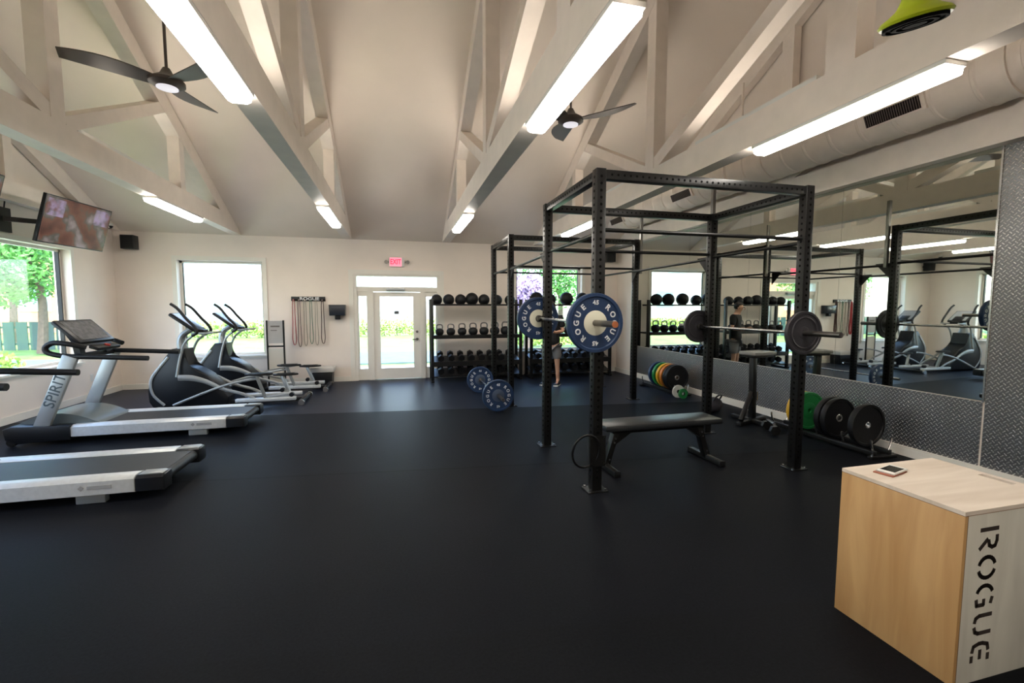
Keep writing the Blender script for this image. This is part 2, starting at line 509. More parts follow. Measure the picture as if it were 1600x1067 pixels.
mb.prism([(YF, 0), (YB + .2, 0), (YB + .2, 2.97), (YM, ZR + .1), (YF, 2.97)], XR, XR + .22, 'x')
struct(mb.build('wall_right', WALL, smooth=False))
struct(MB().bb(XL - .25, XR + .25, YF - .22, YF, 0, 3.0).build('wall_front', WALL, smooth=False))
mb = MB()
mb.prism([(YB + .3, ZW - .15), (YB + .3, ZW + .1), (YM, ZR + .25), (YM, ZR)], XL - .3, XR + .3, 'x')
mb.prism([(YF - .3, ZW - .15), (YF - .3, ZW + .1), (YM, ZR + .25), (YM, ZR)], XL - .3, XR + .3, 'x')
struct(mb.build('ceiling', CEIL, smooth=False), 'cream painted vaulted ceiling')
struct(MB().bb(XL, -0.98, YB - .018, YB, 0, .1).bb(1.0, XR - .04, YB - .018, YB, 0, .1).build('baseboard_back', TRIM))
struct(MB().bb(XL, XL + .018, YF, YB, 0, .1).build('baseboard_left', TRIM))
struct(MB().bb(XR - .045, XR, YF, YB, 0, .1).build('baseboard_right', TRIM))

# windows: casing in the room, sash in the reveal, pane
def window_back(n, x0, x1, z0, z1, mull=None):
    w = MB()
    t = .075
    for a, b, c, d in ((x0 - t, x0, z0 - t, z1 + t), (x1, x1 + t, z0 - t, z1 + t), (x0, x1, z1, z1 + t), (x0, x1, z0 - t, z0)):
        w.bb(a, b, YB - .02, YB, c, d)
    w.bb(x0 - t - .02, x1 + t + .02, YB - .06, YB, z0 - .03, z0)
    fr = struct(w.build('window_%d' % n, TRIM))
    s = MB(); k = .045
    for a, b, c, d in ((x0, x0 + k, z0, z1), (x1 - k, x1, z0, z1), (x0, x1, z1 - k, z1), (x0, x1, z0, z0 + k)):
        s.bb(a, b, YB + .12, YB + .17, c, d)
    s.build('window_sash', TRIM, fr)
    g = MB(); k2 = .055
    for a, b, c, d in ((x0 + k, x0 + k2, z0 + k, z1 - k), (x1 - k2, x1 - k, z0 + k, z1 - k)):
        g.bb(a, b, YB + .125, YB + .165, c, d)
    g.build('window_gasket', BLACKP, fr)
    MB().bb(x0 + k2, x1 - k2, YB + .143, YB + .149, z0 + k, z1 - k).build('window_pane', GLASS, fr)
window_back(1, -4.05, -2.58, 0.6, 2.45)
window_back(2, 2.62, 4.22, 0.55, 2.47)
def window_left(n, y0, y1, z0, z1):
    w = MB(); t = .07
    for a, b, c, d in ((y0 - t, y0, z0 - t, z1 + t), (y1, y1 + t, z0 - t, z1 + t), (y0, y1, z1, z1 + t), (y0, y1, z0 - t, z0)):
        w.bb(XL, XL + .02, a, b, c, d)
    w.bb(XL, XL + .07, y0 - t, y1 + t, z0 - .03, z0)
    fr = struct(w.build('window_%d' % n, TRIM))
    s = MB(); k = .04
    for a, b, c, d in ((y0, y0 + k, z0, z1), (y1 - k, y1, z0, z1), (y0, y1, z1 - k, z1), (y0, y1, z0, z0 + k)):
        s.bb(XL - .17, XL - .12, a, b, c, d)
    s.build('window_sash', TRIM, fr)
    g = MB()
    g.bb(XL - .165, XL - .11, y1 - k - .022, y1 - k, z0 + k, z1 - k)
    g.build('window_gasket', BLACKP, fr)
    MB().bb(XL - .149, XL - .143, y0 + k, y1 - k - .022, z0 + k, z1 - k).build('window_pane', GLASS, fr)
window_left(3, 6.75, 8.74, .66, 2.46)
window_left(4, 4.3, 6.2, .66, 2.46)
window_left(5, 1.6, 3.5, .66, 2.46)

# entrance: frame with transom and sidelights, glazed door leaf
d = MB()
for a, b, c, e in ((-.97, -.88, 0, 2.33), (.90, .99, 0, 2.33), (-.88, .90, 2.24, 2.33)): d.bb(a, b, YB - .02, YB, c, e)
d.bb(-.88, -.82, YB, YB + .2, 0, 2.24).bb(.84, .90, YB, YB + .2, 0, 2.24).bb(-.82, .84, YB, YB + .2, 2.2, 2.24)
d.bb(-.82, .84, YB + .03, YB + .16, 1.88, 1.98)
d.bb(-.60, -.49, YB + .03, YB + .16, 0, 1.88).bb(.48, .58, YB + .03, YB + .16, 0, 1.88)
for x0, x1 in ((-.82, -.60), (.58, .84)):
    d.bb(x0, x1, YB + .06, YB + .12, 0, .24).bb(x0, x1, YB + .06, YB + .12, 1.78, 1.88)
    d.bb(x0, x0 + .03, YB + .06, YB + .12, .24, 1.78).bb(x1 - .03, x1, YB + .06, YB + .12, .24, 1.78)
fr = struct(d.build('door_1', TRIM), 'glazed entrance with transom and sidelights')
MB().bb(-.82, .84, YB + .09, YB + .096, 1.98, 2.2).build('transom_pane', GLASS, fr)
MB().bb(-.79, -.63, YB + .09, YB + .096, .24, 1.78).build('sidelight_pane', GLASS, fr)
MB().bb(.61, .81, YB + .09, YB + .096, .24, 1.78).build('sidelight_pane', GLASS, fr)
lf = MB().bb(-.49, -.36, YB + .06, YB + .11, .01, 1.87).bb(.33, .48, YB + .06, YB + .11, .01, 1.87).bb(-.36, .33, YB + .06, YB + .11, 1.78, 1.87).bb(-.36, .33, YB + .06, YB + .11, .01, .24)
leaf = lf.build('door_leaf', TRIM, fr)
MB().bb(-.36, .33, YB + .082, YB + .088, .24, 1.78).build('door_pane', GLASS, leaf)
MB().cyl((.405, YB + .06, .86), (.405, YB + .03, .86), .03).tube([(.405, YB + .03, .86), (.40, YB + .01, .86), (.30, YB + .01, .855)], .011).cyl((.405, YB + .06, 1.02), (.405, YB + .035, 1.02), .027).build('door_handle', DARKSTEEL, leaf)
MB().bb(-.22, .16, YB - .04, YB + .03, 1.885, 1.945, bev=.008).build('door_closer', SILVER, fr)
tag(MB().bb(-.07, .03, YB + .074, YB + .081, 1.40, 1.47).build('door_notice', mat('notice_grey', (.09, .09, .1), .6)), 'small dark notice stuck on the glass of the entrance door', 'notice')

# ------------------------------------------------------------------ trusses
def truss(X, label, cx0=None, half=False):
    t = thing('roof_truss', label, 'truss', (X, YM, ZW), 0, 'white timber roof trusses')
    w = .17 if not half else .12
    h = w / 2
    Yl = YB - YM
    def B(name, mb): return mb.build(name, TIMBER, t)
    # all in local y (0 = ridge), z (0 = underside level 2.95)
    m = MB(); m.prism([(-Yl, 0), (Yl, 0), (Yl, .02), (Yl - .5, .27), (-Yl + .5, .27), (-Yl, .02)], -h, h, 'x'); B('bottom_chord', m)
    for s in (1, -1):
        m = MB(); m.prism([(s * Yl, .02), (0, SL * Yl), (0, SL * Yl - .26), (s * (Yl - .55), .02)], -h * .96, h * .96, 'x'); B('top_chord', m)
        J = (0, s * 2.5, .25)
        m = MB(); m.bb(-h * .92, h * .92, s * 2.45 - .09, s * 2.45 + .09, .22, SL * (Yl - 2.45) - .1); B('web_post', m)
        m = MB(); m.bar((0, s * 2.55, .28), (0, s * 4.45, SL * (Yl - 4.45) - .2), w * .9, .13); B('web_strut', m)
        m = MB(); m.bb(-h * .86, h * .86, s * 4.9 - .07, s * 4.9 + .07, .24, SL * (Yl - 4.9) - .1); B('web_post', m)
        m = MB(); m.bar((0, s * 2.4, .3), (0, s * .1, 1.25), w * .85, .15); B('web_brace', m)
    m = MB(); m.bb(-h * .92, h * .92, -.11, .11, .22, SL * Yl - .1); B('king_post', m)
    return t
TX = [-3.0, -0.97, 1.05, 3.1]
tl = ['roof truss farthest left in the room, above the treadmills', 'roof truss above the ellipticals, left of the open aisle', 'roof truss running over the entrance side of the squat racks', 'roof truss over the squat racks, nearest the air duct']
for X, l in zip(TX, tl): truss(X, 'white painted timber ' + l)
truss(XL + .08, 'white timber half truss set against the left wall above the windows', half=True)
truss(XR - .08, 'white timber half truss against the right wall above the mirror', half=True)

# linear lamps under the bottom chords
def lamp(X, y0, y1, label, g='linear ceiling lamps'):
    t = thing('linear_lamp', label, 'ceiling lamp', (X, (y0 + y1) / 2, ZW), 0, g)
    L = (y1 - y0) / 2
    MB().bb(-.085, .085, -L, L, -.028, 0, bev=.004).build('lamp_housing', WHITE, t)
    m = MB(); m.prism([(-.075, -.028), (.075, -.028), (.068, -.065), (.045, -.078), (-.045, -.078), (-.068, -.065)], -L + .01, L - .01, 'y')
    m.build('lamp_diffuser', LAMPM, t)
    return t
nm = ['farthest left truss', 'truss above the ellipticals', 'truss beside the squat racks', 'truss nearest the air duct']
for i, X in enumerate(TX):
    lamp(X, 1.95, 3.38, 'long glowing linear lamp under the near half of the ' + nm[i])
    lamp(X, 6.72, 8.12, 'glowing linear lamp near the back wall under the ' + nm[i])
    lamp(X, -2.3, -.85, 'glowing linear lamp behind the camera under the ' + nm[i])

UPW = emit('uplight_dim', (1.0, 0.92, 0.82), 2.6)
def uplight(X, y0, y1, label, m_=UPM):
    t = thing('uplight', label, 'uplight', (X, (y0 + y1) / 2, ZW + .27), 0, 'uplights on the trusses')
    L = (y1 - y0) / 2
    MB().bb(-.055, .055, -L, L, 0, .01).bb(-.055, -.048, -L, L, .01, .05).bb(.048, .055, -L, L, .01, .05).bb(-.048, .048, -L, -L + .01, .01, .05).bb(-.048, .048, L - .01, L, .01, .05).build('lamp_housing', WHITE, t)
    MB().bb(-.044, .044, -L + .02, L - .02, .011, .02).build('lamp_diffuser', m_, t)
for i, X in enumerate(TX):
    uplight(X, 2.80, 4.20, 'slim uplight under the rising brace of the ' + nm[i], UPW)
    uplight(X, 0.30, 1.70, 'slim added uplight just past the king post of the ' + nm[i])  # added out of sight to lift the ceiling brightness
    uplight(X, 5.35, 6.75, 'slim added uplight towards the back wall on the ' + nm[i])  # also an added, hidden source for the ceiling near the back
# ceiling fans
def fan(x, y, z, ang, label):
    t = thing('ceiling_fan', label, 'fan', (x, y, z), 0)
    zc = ZW + SL * (YB - y) - z
    MB().cyl((0, 0, .1), (0, 0, zc), .013).build('down_rod', FANM, t)
    MB().lathe([(.03, .0), (.05, .03), (.06, .06), (.06, .10)], (0, 0, zc - .1), seg=20).build('canopy', FANM, t)
    m = MB().lathe([(.0, -.075), (.10, -.07), (.15, -.04), (.15, -.01), (.06, .05), (.03, .11), (.0, .12)], seg=28); m.build('motor_housing', FANM, t)
    MB().lathe([(0, -.095), (.05, -.092), (.09, -.078), (.09, -.07), (0, -.07)], seg=24).build('lamp_glass', FANLITE, t)
    for k in range(3):
        a = ang + k * 2 * PI / 3
        m = MB(); n = 8; top = []; bot = []
        rows = []
        for i in range(n + 1):
            u = i / n; r = .08 + u * .68; wd = .035 + .075 * math.sin(PI * min(1, u * .8 + .12)); zz = -.02 + .05 * u; sw = .05 * math.sin(PI * u)
            rows.append([(r, sw - wd, zz - .018), (r, sw + wd, zz + .018)])
        c, s_ = math.cos(a), math.sin(a)
        def T(p, dz): return m.bm.verts.new((p[0] * c - p[1] * s_, p[0] * s_ + p[1] * c, p[2] + dz))
        V = [[T(p[0], .005), T(p[1], .005), T(p[1], -.005), T(p[0], -.005)] for p in rows]
        for i in range(n):
            for q in range(4): m.bm.faces.new((V[i][q], V[i][(q + 1) % 4], V[i + 1][(q + 1) % 4], V[i + 1][q]))
        m.bm.faces.new(V[0]); m.bm.faces.new(V[-1])
        m.build('blade', FANM, t)
fan(2.05, 5.2, 3.80, R(-40), 'dark three blade ceiling fan on a long rod over the squat racks')
fan(-2.12, 5.2, 3.74, R(200), 'dark three blade ceiling fan over the treadmills, left of the aisle')

# air duct with grilles
t = thing('air_duct', 'round painted air duct running along the top of the mirror wall', 'duct', (4.74, 2.5, 3.47))
prof = [(.27, -6.9)]
y = -6.9
while y < 6.9:
    prof += [(.27, y + .27), (.278, y + .28), (.278, y + .30), (.27, y + .31)]; y += .31
prof = [(.268, -6.9)] + prof[1:] + [(.268, 7.1)]
MB().lathe(prof, axis='y', seg=36).build('duct_pipe', DUCT, t)
for yy in (.8, 4.0, 6.2):
    fr_ = MB().bb(-.295, -.250, yy - .27, yy + .27, -.075, .075).build('grille_frame', DUCT, t, rot=(0, R(-24), 0))
    g = MB().bb(-.300, -.296, yy - .235, yy + .235, -.057, .057, 0)
    for k in range(24): g.bb(-.306, -.299, yy - .23 + k * .02, yy - .223 + k * .02, -.055, .055, 1)
    g.build('grille_slats', [HOLE, mat('grille_%d' % int(yy), (.12, .09, .08), .5)], fr_)
for yy in (-3.5, .0, 3.0, 6.0):
    MB().lathe([(.283, yy), (.290, yy), (.290, yy + .03), (.283, yy + .03)], axis='y', seg=36).bb(-.012, .012, yy, yy + .03, .27, 1.2 if yy < 5 else .30).build('duct_strap', DUCT, t)

# tread plate cladding and mirrors on the right wall
struct(MB().bb(XR - .012, XR, 2.84, 9.2, .1, .69).build('trim_1', TREAD), 'diamond tread plate skirting under the mirrors')
struct(MB().bb(XR - .012, XR, .2, 2.82, .1, 2.97).build('trim_2', TREAD), 'full height diamond tread plate sheet')
struct(MB().bb(XR - .012, XR, YF, .19, .1, 2.97).build('trim_3', TREAD), 'full height diamond tread plate sheet near the front')
my = [2.84, 4.28, 5.72, 7.15, 9.2]
ml = ['nearest the tread plate column, tall frameless', 'second from the tread plate column, tall frameless', 'third from the tread plate column, tall frameless', 'beside the back corner, wide frameless']
for i in range(4):
    m = MB().bb(XR - .010, XR - .001, my[i] + .0015, my[i + 1] - .0015, .70, 2.97)
    tag(m.build('wall_mirror', MIRROR), 'wall mirror panel ' + ml[i], 'mirror', 'mirror panels on the right wall')
struct(MB().bb(XR - .02, XR, 2.825, 2.84, .69, 2.98).build('trim_4', STEEL))

# ------------------------------------------------------------------ squat racks
def post_mb(H, W=.085, holes=True):
    m = MB().bb(-W / 2, W / 2, -W / 2, W / 2, 0, H, 0, bev=.004)
    if holes:
        z = .12
        while z < H - .05:
            m.cyl((0, -W / 2 + .002, z), (0, -W / 2 - .0012, z), .0115, seg=10, mi=1)
            m.cyl((0, W / 2 - .002, z), (0, W / 2 + .0012, z), .0115, seg=10, mi=1)
            m.cyl((-W / 2 + .002, 0, z), (-W / 2 - .0012, 0, z), .0115, seg=10, mi=1)
            m.cyl((W / 2 - .002, 0, z), (W / 2 + .0012, 0, z), .0115, seg=10, mi=1)
            z += .0762 if False else .055
    return m
def rack(x0, x1, y0, y1, H, label, link=None, tall=None):
    t = thing('power_rack', label, 'squat rack', (x0, y0, 0))
    W = .085
    w, dp = x1 - x0, y1 - y0
    for (px, py) in ((0, 0), (w, 0), (0, dp), (w, dp)):
        u = post_mb(H, W).build('upright', [BLACKM, HOLE], t, (px, py, 0))
        f = MB().bb(-.09, .09, -.075, .075, 0, .01)
        f.build('foot_plate', BLACKM, u)
        b = MB()
        for sx in (-.07, .07):
            for sy in (-.055, .055): b.cyl((sx, sy, .01), (sx, sy, .026), .011, seg=8)
        b.build('anchor_bolt', STEEL, u)
    def beam(a, b):
        m = MB().bar(a, b, W * .82, W * .9, bev=.004)
        A, B = Vector(a), Vector(b); L = (B - A).length; n = int(L / .055)
        d_ = (B - A) / L; sd = d_.cross(Vector((0, 0, 1)))
        for k in range(1, n):
            c = A + d_ * (k * L / n)
            for s in (1, -1): m.cyl(c + sd * s * (W * .41 - .002), c + sd * s * (W * .41 + .0012), .010, seg=8, mi=1)
        m.build('crossmember', [BLACKM, HOLE], t)
    z = H - .045
    beam((.04, 0, z), (w - .04, 0, z)); beam((.04, dp, z), (w - .04, dp, z)); beam((0, .04, z), (0, dp - .04, z)); beam((w, .04, z), (w, dp - .04, z))
    zb = 2.18
    for a, b in (((.04, 0, zb), (w - .04, 0, zb)), ((.04, dp, zb), (w - .04, dp, zb)), ((0, .04, zb - .03), (0, dp - .04, zb - .03)), ((w, .04, zb - .03), (w, dp - .04, zb - .03))):
        MB().cyl(a, b, .017, seg=12).build('pull_up_bar', BLACKM, t)
    if link:
        for px, lx in ((0, link[0]), (w, link[1])):
            L = link[2]
            MB().cyl((px, dp + .04, 2.13), (lx, L, 2.13), .017, seg=12).build('linking_bar', BLACKM, t)
            m = MB(); m.prism([(dp + .042, 2.16), (dp + .26, 2.16), (dp + .042, 1.93)], px - .005, px + .005, 'x')
            m.build('gusset_plate', BLACKM, t)
            m = MB(); m.prism([(L, 2.16), (L - .2, 2.16), (L, 1.95)], lx - .005, lx + .005, 'x')
            m.build('gusset_plate', BLACKM, t)
    if tall:
        MB().bb(w - .02, w + .03, tall - .02, tall + .03, H, 3.02).build('extension_post', DARKSTEEL, t)
    return t
def jcup(rackobj, px, py, z, s):
    # cup on the uprights, holding a bar that runs along y ; s = side in x
    m = MB().bb(px + s * .043, px + s * .052, py - .045, py + .045, z - .10, z + .03).bb(px + s * .043, px + s * .11, py - .03, py + .03, z - .03, z - .018).bb(px + s * .102, px + s * .11, py - .03, py + .03, z - .03, z + .02)
    m.build('bar_holder', BLACKM, rackobj)
rA = rack(1.60, 3.68, 3.42, 4.70, 2.66, 'near black steel squat rack enclosing the flat bench', link=(.09, 2.15, 6.75 - 3.42 - .045), tall=None)
rB = rack(1.70, 3.83, 6.75, 8.0, 2.66, 'farther black steel squat rack in front of the dumbbell shelving')
MB().bb(2.12, 2.16, 1.335, 1.375, 2.1, 3.0).build('extension_post', DARKSTEEL, rA)
MB().bb(2.17, 2.21, -.075, -.045, 2.1, 3.0).build('extension_post', DARKSTEEL, rB)
# barbells: axis along y, held just outside the uprights' left faces
BZL, BZR = 1.425, 1.315
BXL, BXR = 1.525, 3.605
for zz, bx, px in ((BZL, BXL, 0), (BZR, BXR, 2.08)):
    for py in (0, 1.28): jcup(rA, px, py, zz, -1)

def barbell(x, y, z, label, cap=ORCAP, L=2.2):
    t = thing('barbell', label, 'barbell', (x, y, z))
    MB().cyl((0, -.70, 0), (0, .70, 0), .015, seg=14).build('shaft', STEEL, t)
    for s in (-1, 1):
        sl = MB().cyl((0, s * .70, 0), (0, s * .722, 0), .037, seg=20).cyl((0, s * .722, 0), (0, s * L / 2, 0), .025, seg=20).build('sleeve', DARKSTEEL, t)
        MB().cyl((0, s * L / 2, 0), (0, s * (L / 2 + .006), 0), .024, seg=20).build('end_cap', cap, sl)
    return t
yc = 4.06
barbell(BXL, yc, BZL, 'barbell with orange end caps racked on the left uprights of the near squat rack')
barbell(BXR, yc, BZR, 'steel barbell racked on the right uprights of the near squat rack', cap=DARKSTEEL)

def arc_text(mb, text, r, size, start, step, y, mi=0, flip=-1, off=.002):
    # clockwise lettering seen from -y, tops outward; start angle = clock position of the first letter
    for i, ch in enumerate(text):
        a = start - i * step          # math angle (counter-clockwise) seen from -y
        me = glyphs(ch, size, .0008, off)
        rad = Vector((math.cos(a), 0, math.sin(a)))
        tan = Vector((math.sin(a), 0, -math.cos(a)))   # clockwise direction
        M = basis(tan, rad, Vector((0, -1, 0)), rad * r + Vector((0, y, 0)))
        add_mesh(mb, me, M, mi)
        bpy.data.meshes.remove(me)
def plate_proto(color, Rr=.238, th=.055, letters=True, hub=CREAM, hubr=.42, name='bumper_plate', txt='ROGUE', tmat=None):
    t = thing(name, None, 'weight plate')
    h = th / 2
    m = MB().lathe([(hubr * Rr, -h * .6), (Rr * .86, -h * .6), (Rr * .89, -h), (Rr * .985, -h), (Rr, -h * .8), (Rr, h * .8), (Rr * .985, h), (Rr * .89, h), (Rr * .86, h * .6), (hubr * Rr, h * .6), (hubr * Rr, -h * .6)], axis='y', seg=48)
    m.build('rubber_disc', color, t)
    k = hubr * Rr
    MB().lathe([(.0265, -h * .75), (k * .9, -h * .75), (k, -h * .62), (k, h * .62), (k * .9, h * .75), (.0265, h * .75), (.0265, -h * .75)], axis='y', seg=40).build('hub', hub, t)
    if letters:
        for sgn in (1, -1):
            y = -h * .6 - .0015
            for tx, sz, st, dl in ((txt, .26, PI + .86, .43), (txt, .26, .86, .43), ('45', .2, PI / 2 + .08, .17), ('45', .2, -PI / 2 + .08, .17)):
                m = MB()
                arc_text(m, tx, Rr * .68, Rr * sz, st, dl, y)
                o = m.build('lettering' if tx == txt else 'weight_marking', tmat or WHITEP, t)
                if sgn == -1: o.rotation_euler = (0, 0, PI)
    return t
pb = plate_proto(NAVY)
pb['label'] = 'blue bumper plate with cream hub on the near end of the left barbell'
pb['group'] = 'blue bumper plates with white lettering'
pb.location = (BXL, yc - .752, BZL)
G = pb['group']
dup(pb, (BXL, yc + .752, BZL), label='blue bumper plate with cream hub on the far end of the left barbell', group=G)
pk = plate_proto(IRON, .20, .035, False, IRON, .3, 'iron_plate')
pk['label'] = 'dark grey iron plate on the near end of the right barbell'; pk['group'] = 'iron plates on the right barbell'
for s in (1, -1):
    MB().lathe([(.13, -.0145), (.142, -.0195), (.15, -.0145)], axis='y', seg=40, caps=False).build('raised_ring', IRON, pk, rot=(0, 0, 0 if s == 1 else PI))
pk.location = (BXR, yc - .742, BZR)
dup(pk, (BXR, yc + .742, BZR), label='dark grey iron plate on the far end of the right barbell', group=pk['group'])
# barbell on the floor left of the far rack
bf = barbell(1.43, 7.2, .239, 'barbell lying on the floor left of the far squat rack', cap=DARKSTEEL)
pf = plate_proto(NAVY, hub=mat('blue_grey_hub', (.08, .11, .17), .4, metal=.4), hubr=.40)
pf['label'] = 'blue bumper plate at the near end of the barbell lying on the floor'; pf['group'] = G
pf.location = (1.43, 7.2 - .752, .239)
dup(pf, (1.43, 7.2 + .752, .239), label='blue bumper plate at the far end of the barbell lying on the floor', group=G)

# flat bench, axis along x
t = thing('flat_bench', 'black padded flat bench inside the near squat rack', 'bench', (2.47, 3.86, 0))
MB().box((0, 0, .425), (1.26, .30, .055), 0, None, .015).build('pad', VINYL, t)
MB().bar((-.5, 0, .37), (.5, 0, .37), .075, .055, bev=.004).build('spine', BLACKM, t)
for s in (-1, 1):
    m = MB().bar((s * .46, 0, .35), (s * .56, 0, .03), .075, .055, bev=.004)
    m.prism([(s * .46, .35), (s * .30, .35), (s * .47, .24)], -.035, .035, 'y')
    lg = m.build('leg', BLACKM, t)
    m = MB().bar((s * .56, -.24, .03), (s * .56, .24, .03), .055, .05, bev=.004)
    m.build('foot_bar', BLACKM, lg)
    for yy in (-.245, .245): MB().bar((s * .56, yy - .01, .03), (s * .56, yy + .01, .03), .065, .06, bev=.006).build('rubber_foot', RUBBER, lg)
    b = MB()
    for zz in (.30, .26, .10, .06): b.cyl((s * (.46 + (.35 - zz) * .31), -.038, zz), (s * (.46 + (.35 - zz) * .31), -.048, zz), .009, seg=8)
    b.build('bolt', STEEL, lg)
# band hooked round the near left upright
m = MB(); pts = []
for k in range(16):
    a = 2 * PI * k / 16
    pts.append((1.49 + .10 * math.cos(a) * 1.2, 3.375 - .03 * math.sin(a) - .012, .36 + .145 * math.sin(a)))
tag(m.tube(pts, .010, closed=True, smooth=2).build('cable_loop', RUBBER), 'black rubber loop at the foot of the near rack beside the bench', 'loop')
m = MB()
for zz in (.46, .24):
    for xx in (1.545, 1.655): m.cyl((xx, 3.372, zz), (xx, 3.362, zz), .009, seg=8)
m.bb(1.53, 1.67, 3.3715, 3.377, .22, .48)
b_ = m.build('bracket_plate', [BLACKM]); b_.parent = rA; b_.location = (-1.60, -3.42, 0)

# ------------------------------------------------------------------ plates kept along the right wall
def toaster(y0, y1, x, label):
    t = thing('plate_rack', label, 'plate rack', (x, (y0 + y1) / 2, 0))
    L = (y1 - y0) / 2
    for s in (-1, 1): MB().bar((s * .10, -L, .055), (s * .10, L, .055), .05, .05, bev=.004).build('rail', BLACKM, t)
    n = max(2, int((y1 - y0) / .3))
    for k in range(n + 1):
        y = -L + .02 + (2 * L - .04) * k / n
        MB().tube([(-.10, y, .07), (-.13, y, .14), (-.14, y, .2)], .010).build('divider', STEEL, t)
        MB().tube([(.10, y, .07), (.13, y, .14), (.14, y, .2)], .010).build('divider', STEEL, t)
    for s in (-1, 1):
        f = MB().bar((-.17, s * L, .02), (.17, s * L, .02), .05, .035, bev=.004).build('foot', BLACKM, t)
        MB().cyl((-.14, s * L, .037), (-.14, s * L, .052), .010, seg=8).cyl((.14, s * L, .037), (.14, s * L, .052), .010, seg=8).build('bolt', STEEL, f)
    return t
WX = 4.80
toaster(3.42, 4.72, WX, 'low black plate rack on the floor by the mirror wall, near the plywood box')
toaster(6.75, 7.85, WX - .02, 'low black plate rack on the floor farther along the mirror wall')
PZ = .305
def wplate(col, y, label, g, x=WX, Rr=.225, th=.06, z=None, hub=None, hubr=.2):
    p = plate_proto(col, Rr, th, False, hub or STEEL, hubr)
    p['label'] = label; p['group'] = g; p.location = (x, y, z if z is not None else .08 + Rr)
    return p
g1 = 'bumper plates in the near plate rack'
wplate(RUBBER, 3.60, 'black bumper plate with steel hub, nearest in the near plate rack', g1, hubr=.16)
pp = wplate(RUBBER, 3.92, 'black bumper plate, front one of two behind the nearest plate', g1, hubr=.2)
dup(pp, (WX, 4.0, .305), label='black bumper plate, rear one of two behind the nearest plate', group=g1)
wplate(GREEN, 4.30, 'glossy green bumper plate in the near plate rack', g1, hub=GREEN, hubr=.45)
wplate(YELLOW, 4.37, 'yellow bumper plate behind the green one in the near plate rack', g1, hub=YELLOW)
g2 = 'bumper plates in the far plate rack'
for c, yy, n in ((RUBBER, 6.92, 'black bumper plate, front one'), (RUBBER, 6.99, 'black bumper plate, between the front one and the orange one,'), (ORANGE, 7.09, 'orange bumper plate'), (YELLOW, 7.2, 'yellow bumper plate'), (GREEN, 7.33, 'green bumper plate'), (NAVY, 7.46, 'blue bumper plate')):
    wplate(c, yy, n + ' in the far plate rack', g2, x=WX - .02)
wplate(WHITE, 6.66, 'small pale change plate in front of the far plate rack', 'change plates by the far plate rack', x=4.64, Rr=.11, th=.03, z=.11, hub=DARKSTEEL, hubr=.3)
wplate(GREEN, 6.58, 'small green change plate in front of the pale one on the floor', 'change plates by the far plate rack', x=4.68, Rr=.085, th=.03, z=.085, hub=RUBBER, hubr=.4)
m = MB().cyl((4.42, 4.44, .09), (4.5, 4.62, .09), .018).build('dumbbell_handle', STEEL)
m.name = 'handle'
db = thing('chrome_dumbbell', 'small chrome handled dumbbell on the floor left of the yellow plate', 'dumbbell', (4.46, 4.5, .06))
m.parent = db; m.location = (-4.46, -4.53, -.02)
MB().cyl((-.06, -.14, 0), (-.04, -.09, 0), .06, seg=6).build('weight_head', BLACKM, db)
MB().cyl((.04, .09, 0), (.06, .14, 0), .06, seg=6).build('weight_head', BLACKM, db)
# dark bag
m = MB().sph((0, 0, .11), .11, (1.9, 1.15, 1), 24)
bag = m.build('sand_bag', mat('bag_cloth', (.035, .032, .04), .8, bump=.4, bscale=20)); bag.location = (4.50, 5.62, 0); bag.rotation_euler = (0, 0, .5)
tag(bag, 'dark rounded sandbag on the floor by the mirror skirting', 'sandbag')
bag.parent = None
MB().tube([(-.12, -.06, .19), (-.08, -.1, .26), (.08, -.1, .26), (.12, -.06, .19)], .012).build('carry_strap', BLACKP, bag)
# standing bench by the mirror
t = thing('utility_stand', 'black steel stand with flat top and splayed feet by the mirror', 'stand', (4.62, 4.98, 0), R(8))
MB().bar((0, 0, .06), (-.02, 0, .90), .07, .07, bev=.004).build('column', BLACKM, t)
MB().box((.06, 0, .94), (.40, .26, .045), 0, None, .012).build('top_pad', mat('pad_grey', (.25, .25, .24), .3), t)
MB().bb(-.12, .25, -.1,   .1, .885, .918, bev=.01).build('pad_frame', BLACKM, t)
MB().bar((-.36, -.1, .03), (.30, .05, .03), .06, .05, bev=.004).build('foot', BLACKM, t)
MB().bar((-.05, -.3, .03), (-.02, .3, .03), .06, .05, bev=.004).build('foot', BLACKM, t)
MB().bar((-.3, -.08, .07), (-.02, 0, .42), .05, .05, bev=.004).build('brace', BLACKM, t)
MB().cyl((.045, -.03, .30), (.045, -.03, .42), .012).build('adjusting_pin', STEEL, t)

# ------------------------------------------------------------------ storage shelving on the back wall
def shelving(x0, x1, label):
    t = thing('storage_rack', label, 'storage rack', ((x0 + x1) / 2, 9.48, 0))
    w = (x1 - x0) / 2
    for sx in (-1, 1):
        for sy in (-.2, .2):
            MB().bb(sx * w - .03, sx * w + .03, sy - .03, sy + .03, 0, 1.72, bev=.003).build('upright', BLACKM, t)
        MB().bar((sx * w, -.26, .02), (sx * w, .26, .02), .06, .04).build('foot', BLACKM, t)
    for sy in (-.13, .05): MB().bar((-w, sy, 1.60), (w, sy, 1.60), .04, .035).build('ball_rail', BLACKM, t)
    MB().bb(-w, w, -.22, .2, .93, .965).bb(-w, w, -.235, -.22, .90, .975).build('shelf', BLACKM, t)
    MB().box((0, 0, .44), (2 * w, .46, .02), 0, (R(14), 0, 0)).bb(-w, w, -.25, -.235, .33, .43).build('shelf', BLACKM, t)
    MB().box((0, 0, .17), (2 * w, .46, .02), 0, (R(14), 0, 0)).build('shelf', BLACKM, t)
    return t
shelving(.68, 2.56, 'black steel storage rack beside the entrance door')
shelving(2.80, 4.66, 'black steel storage rack under the back right window')
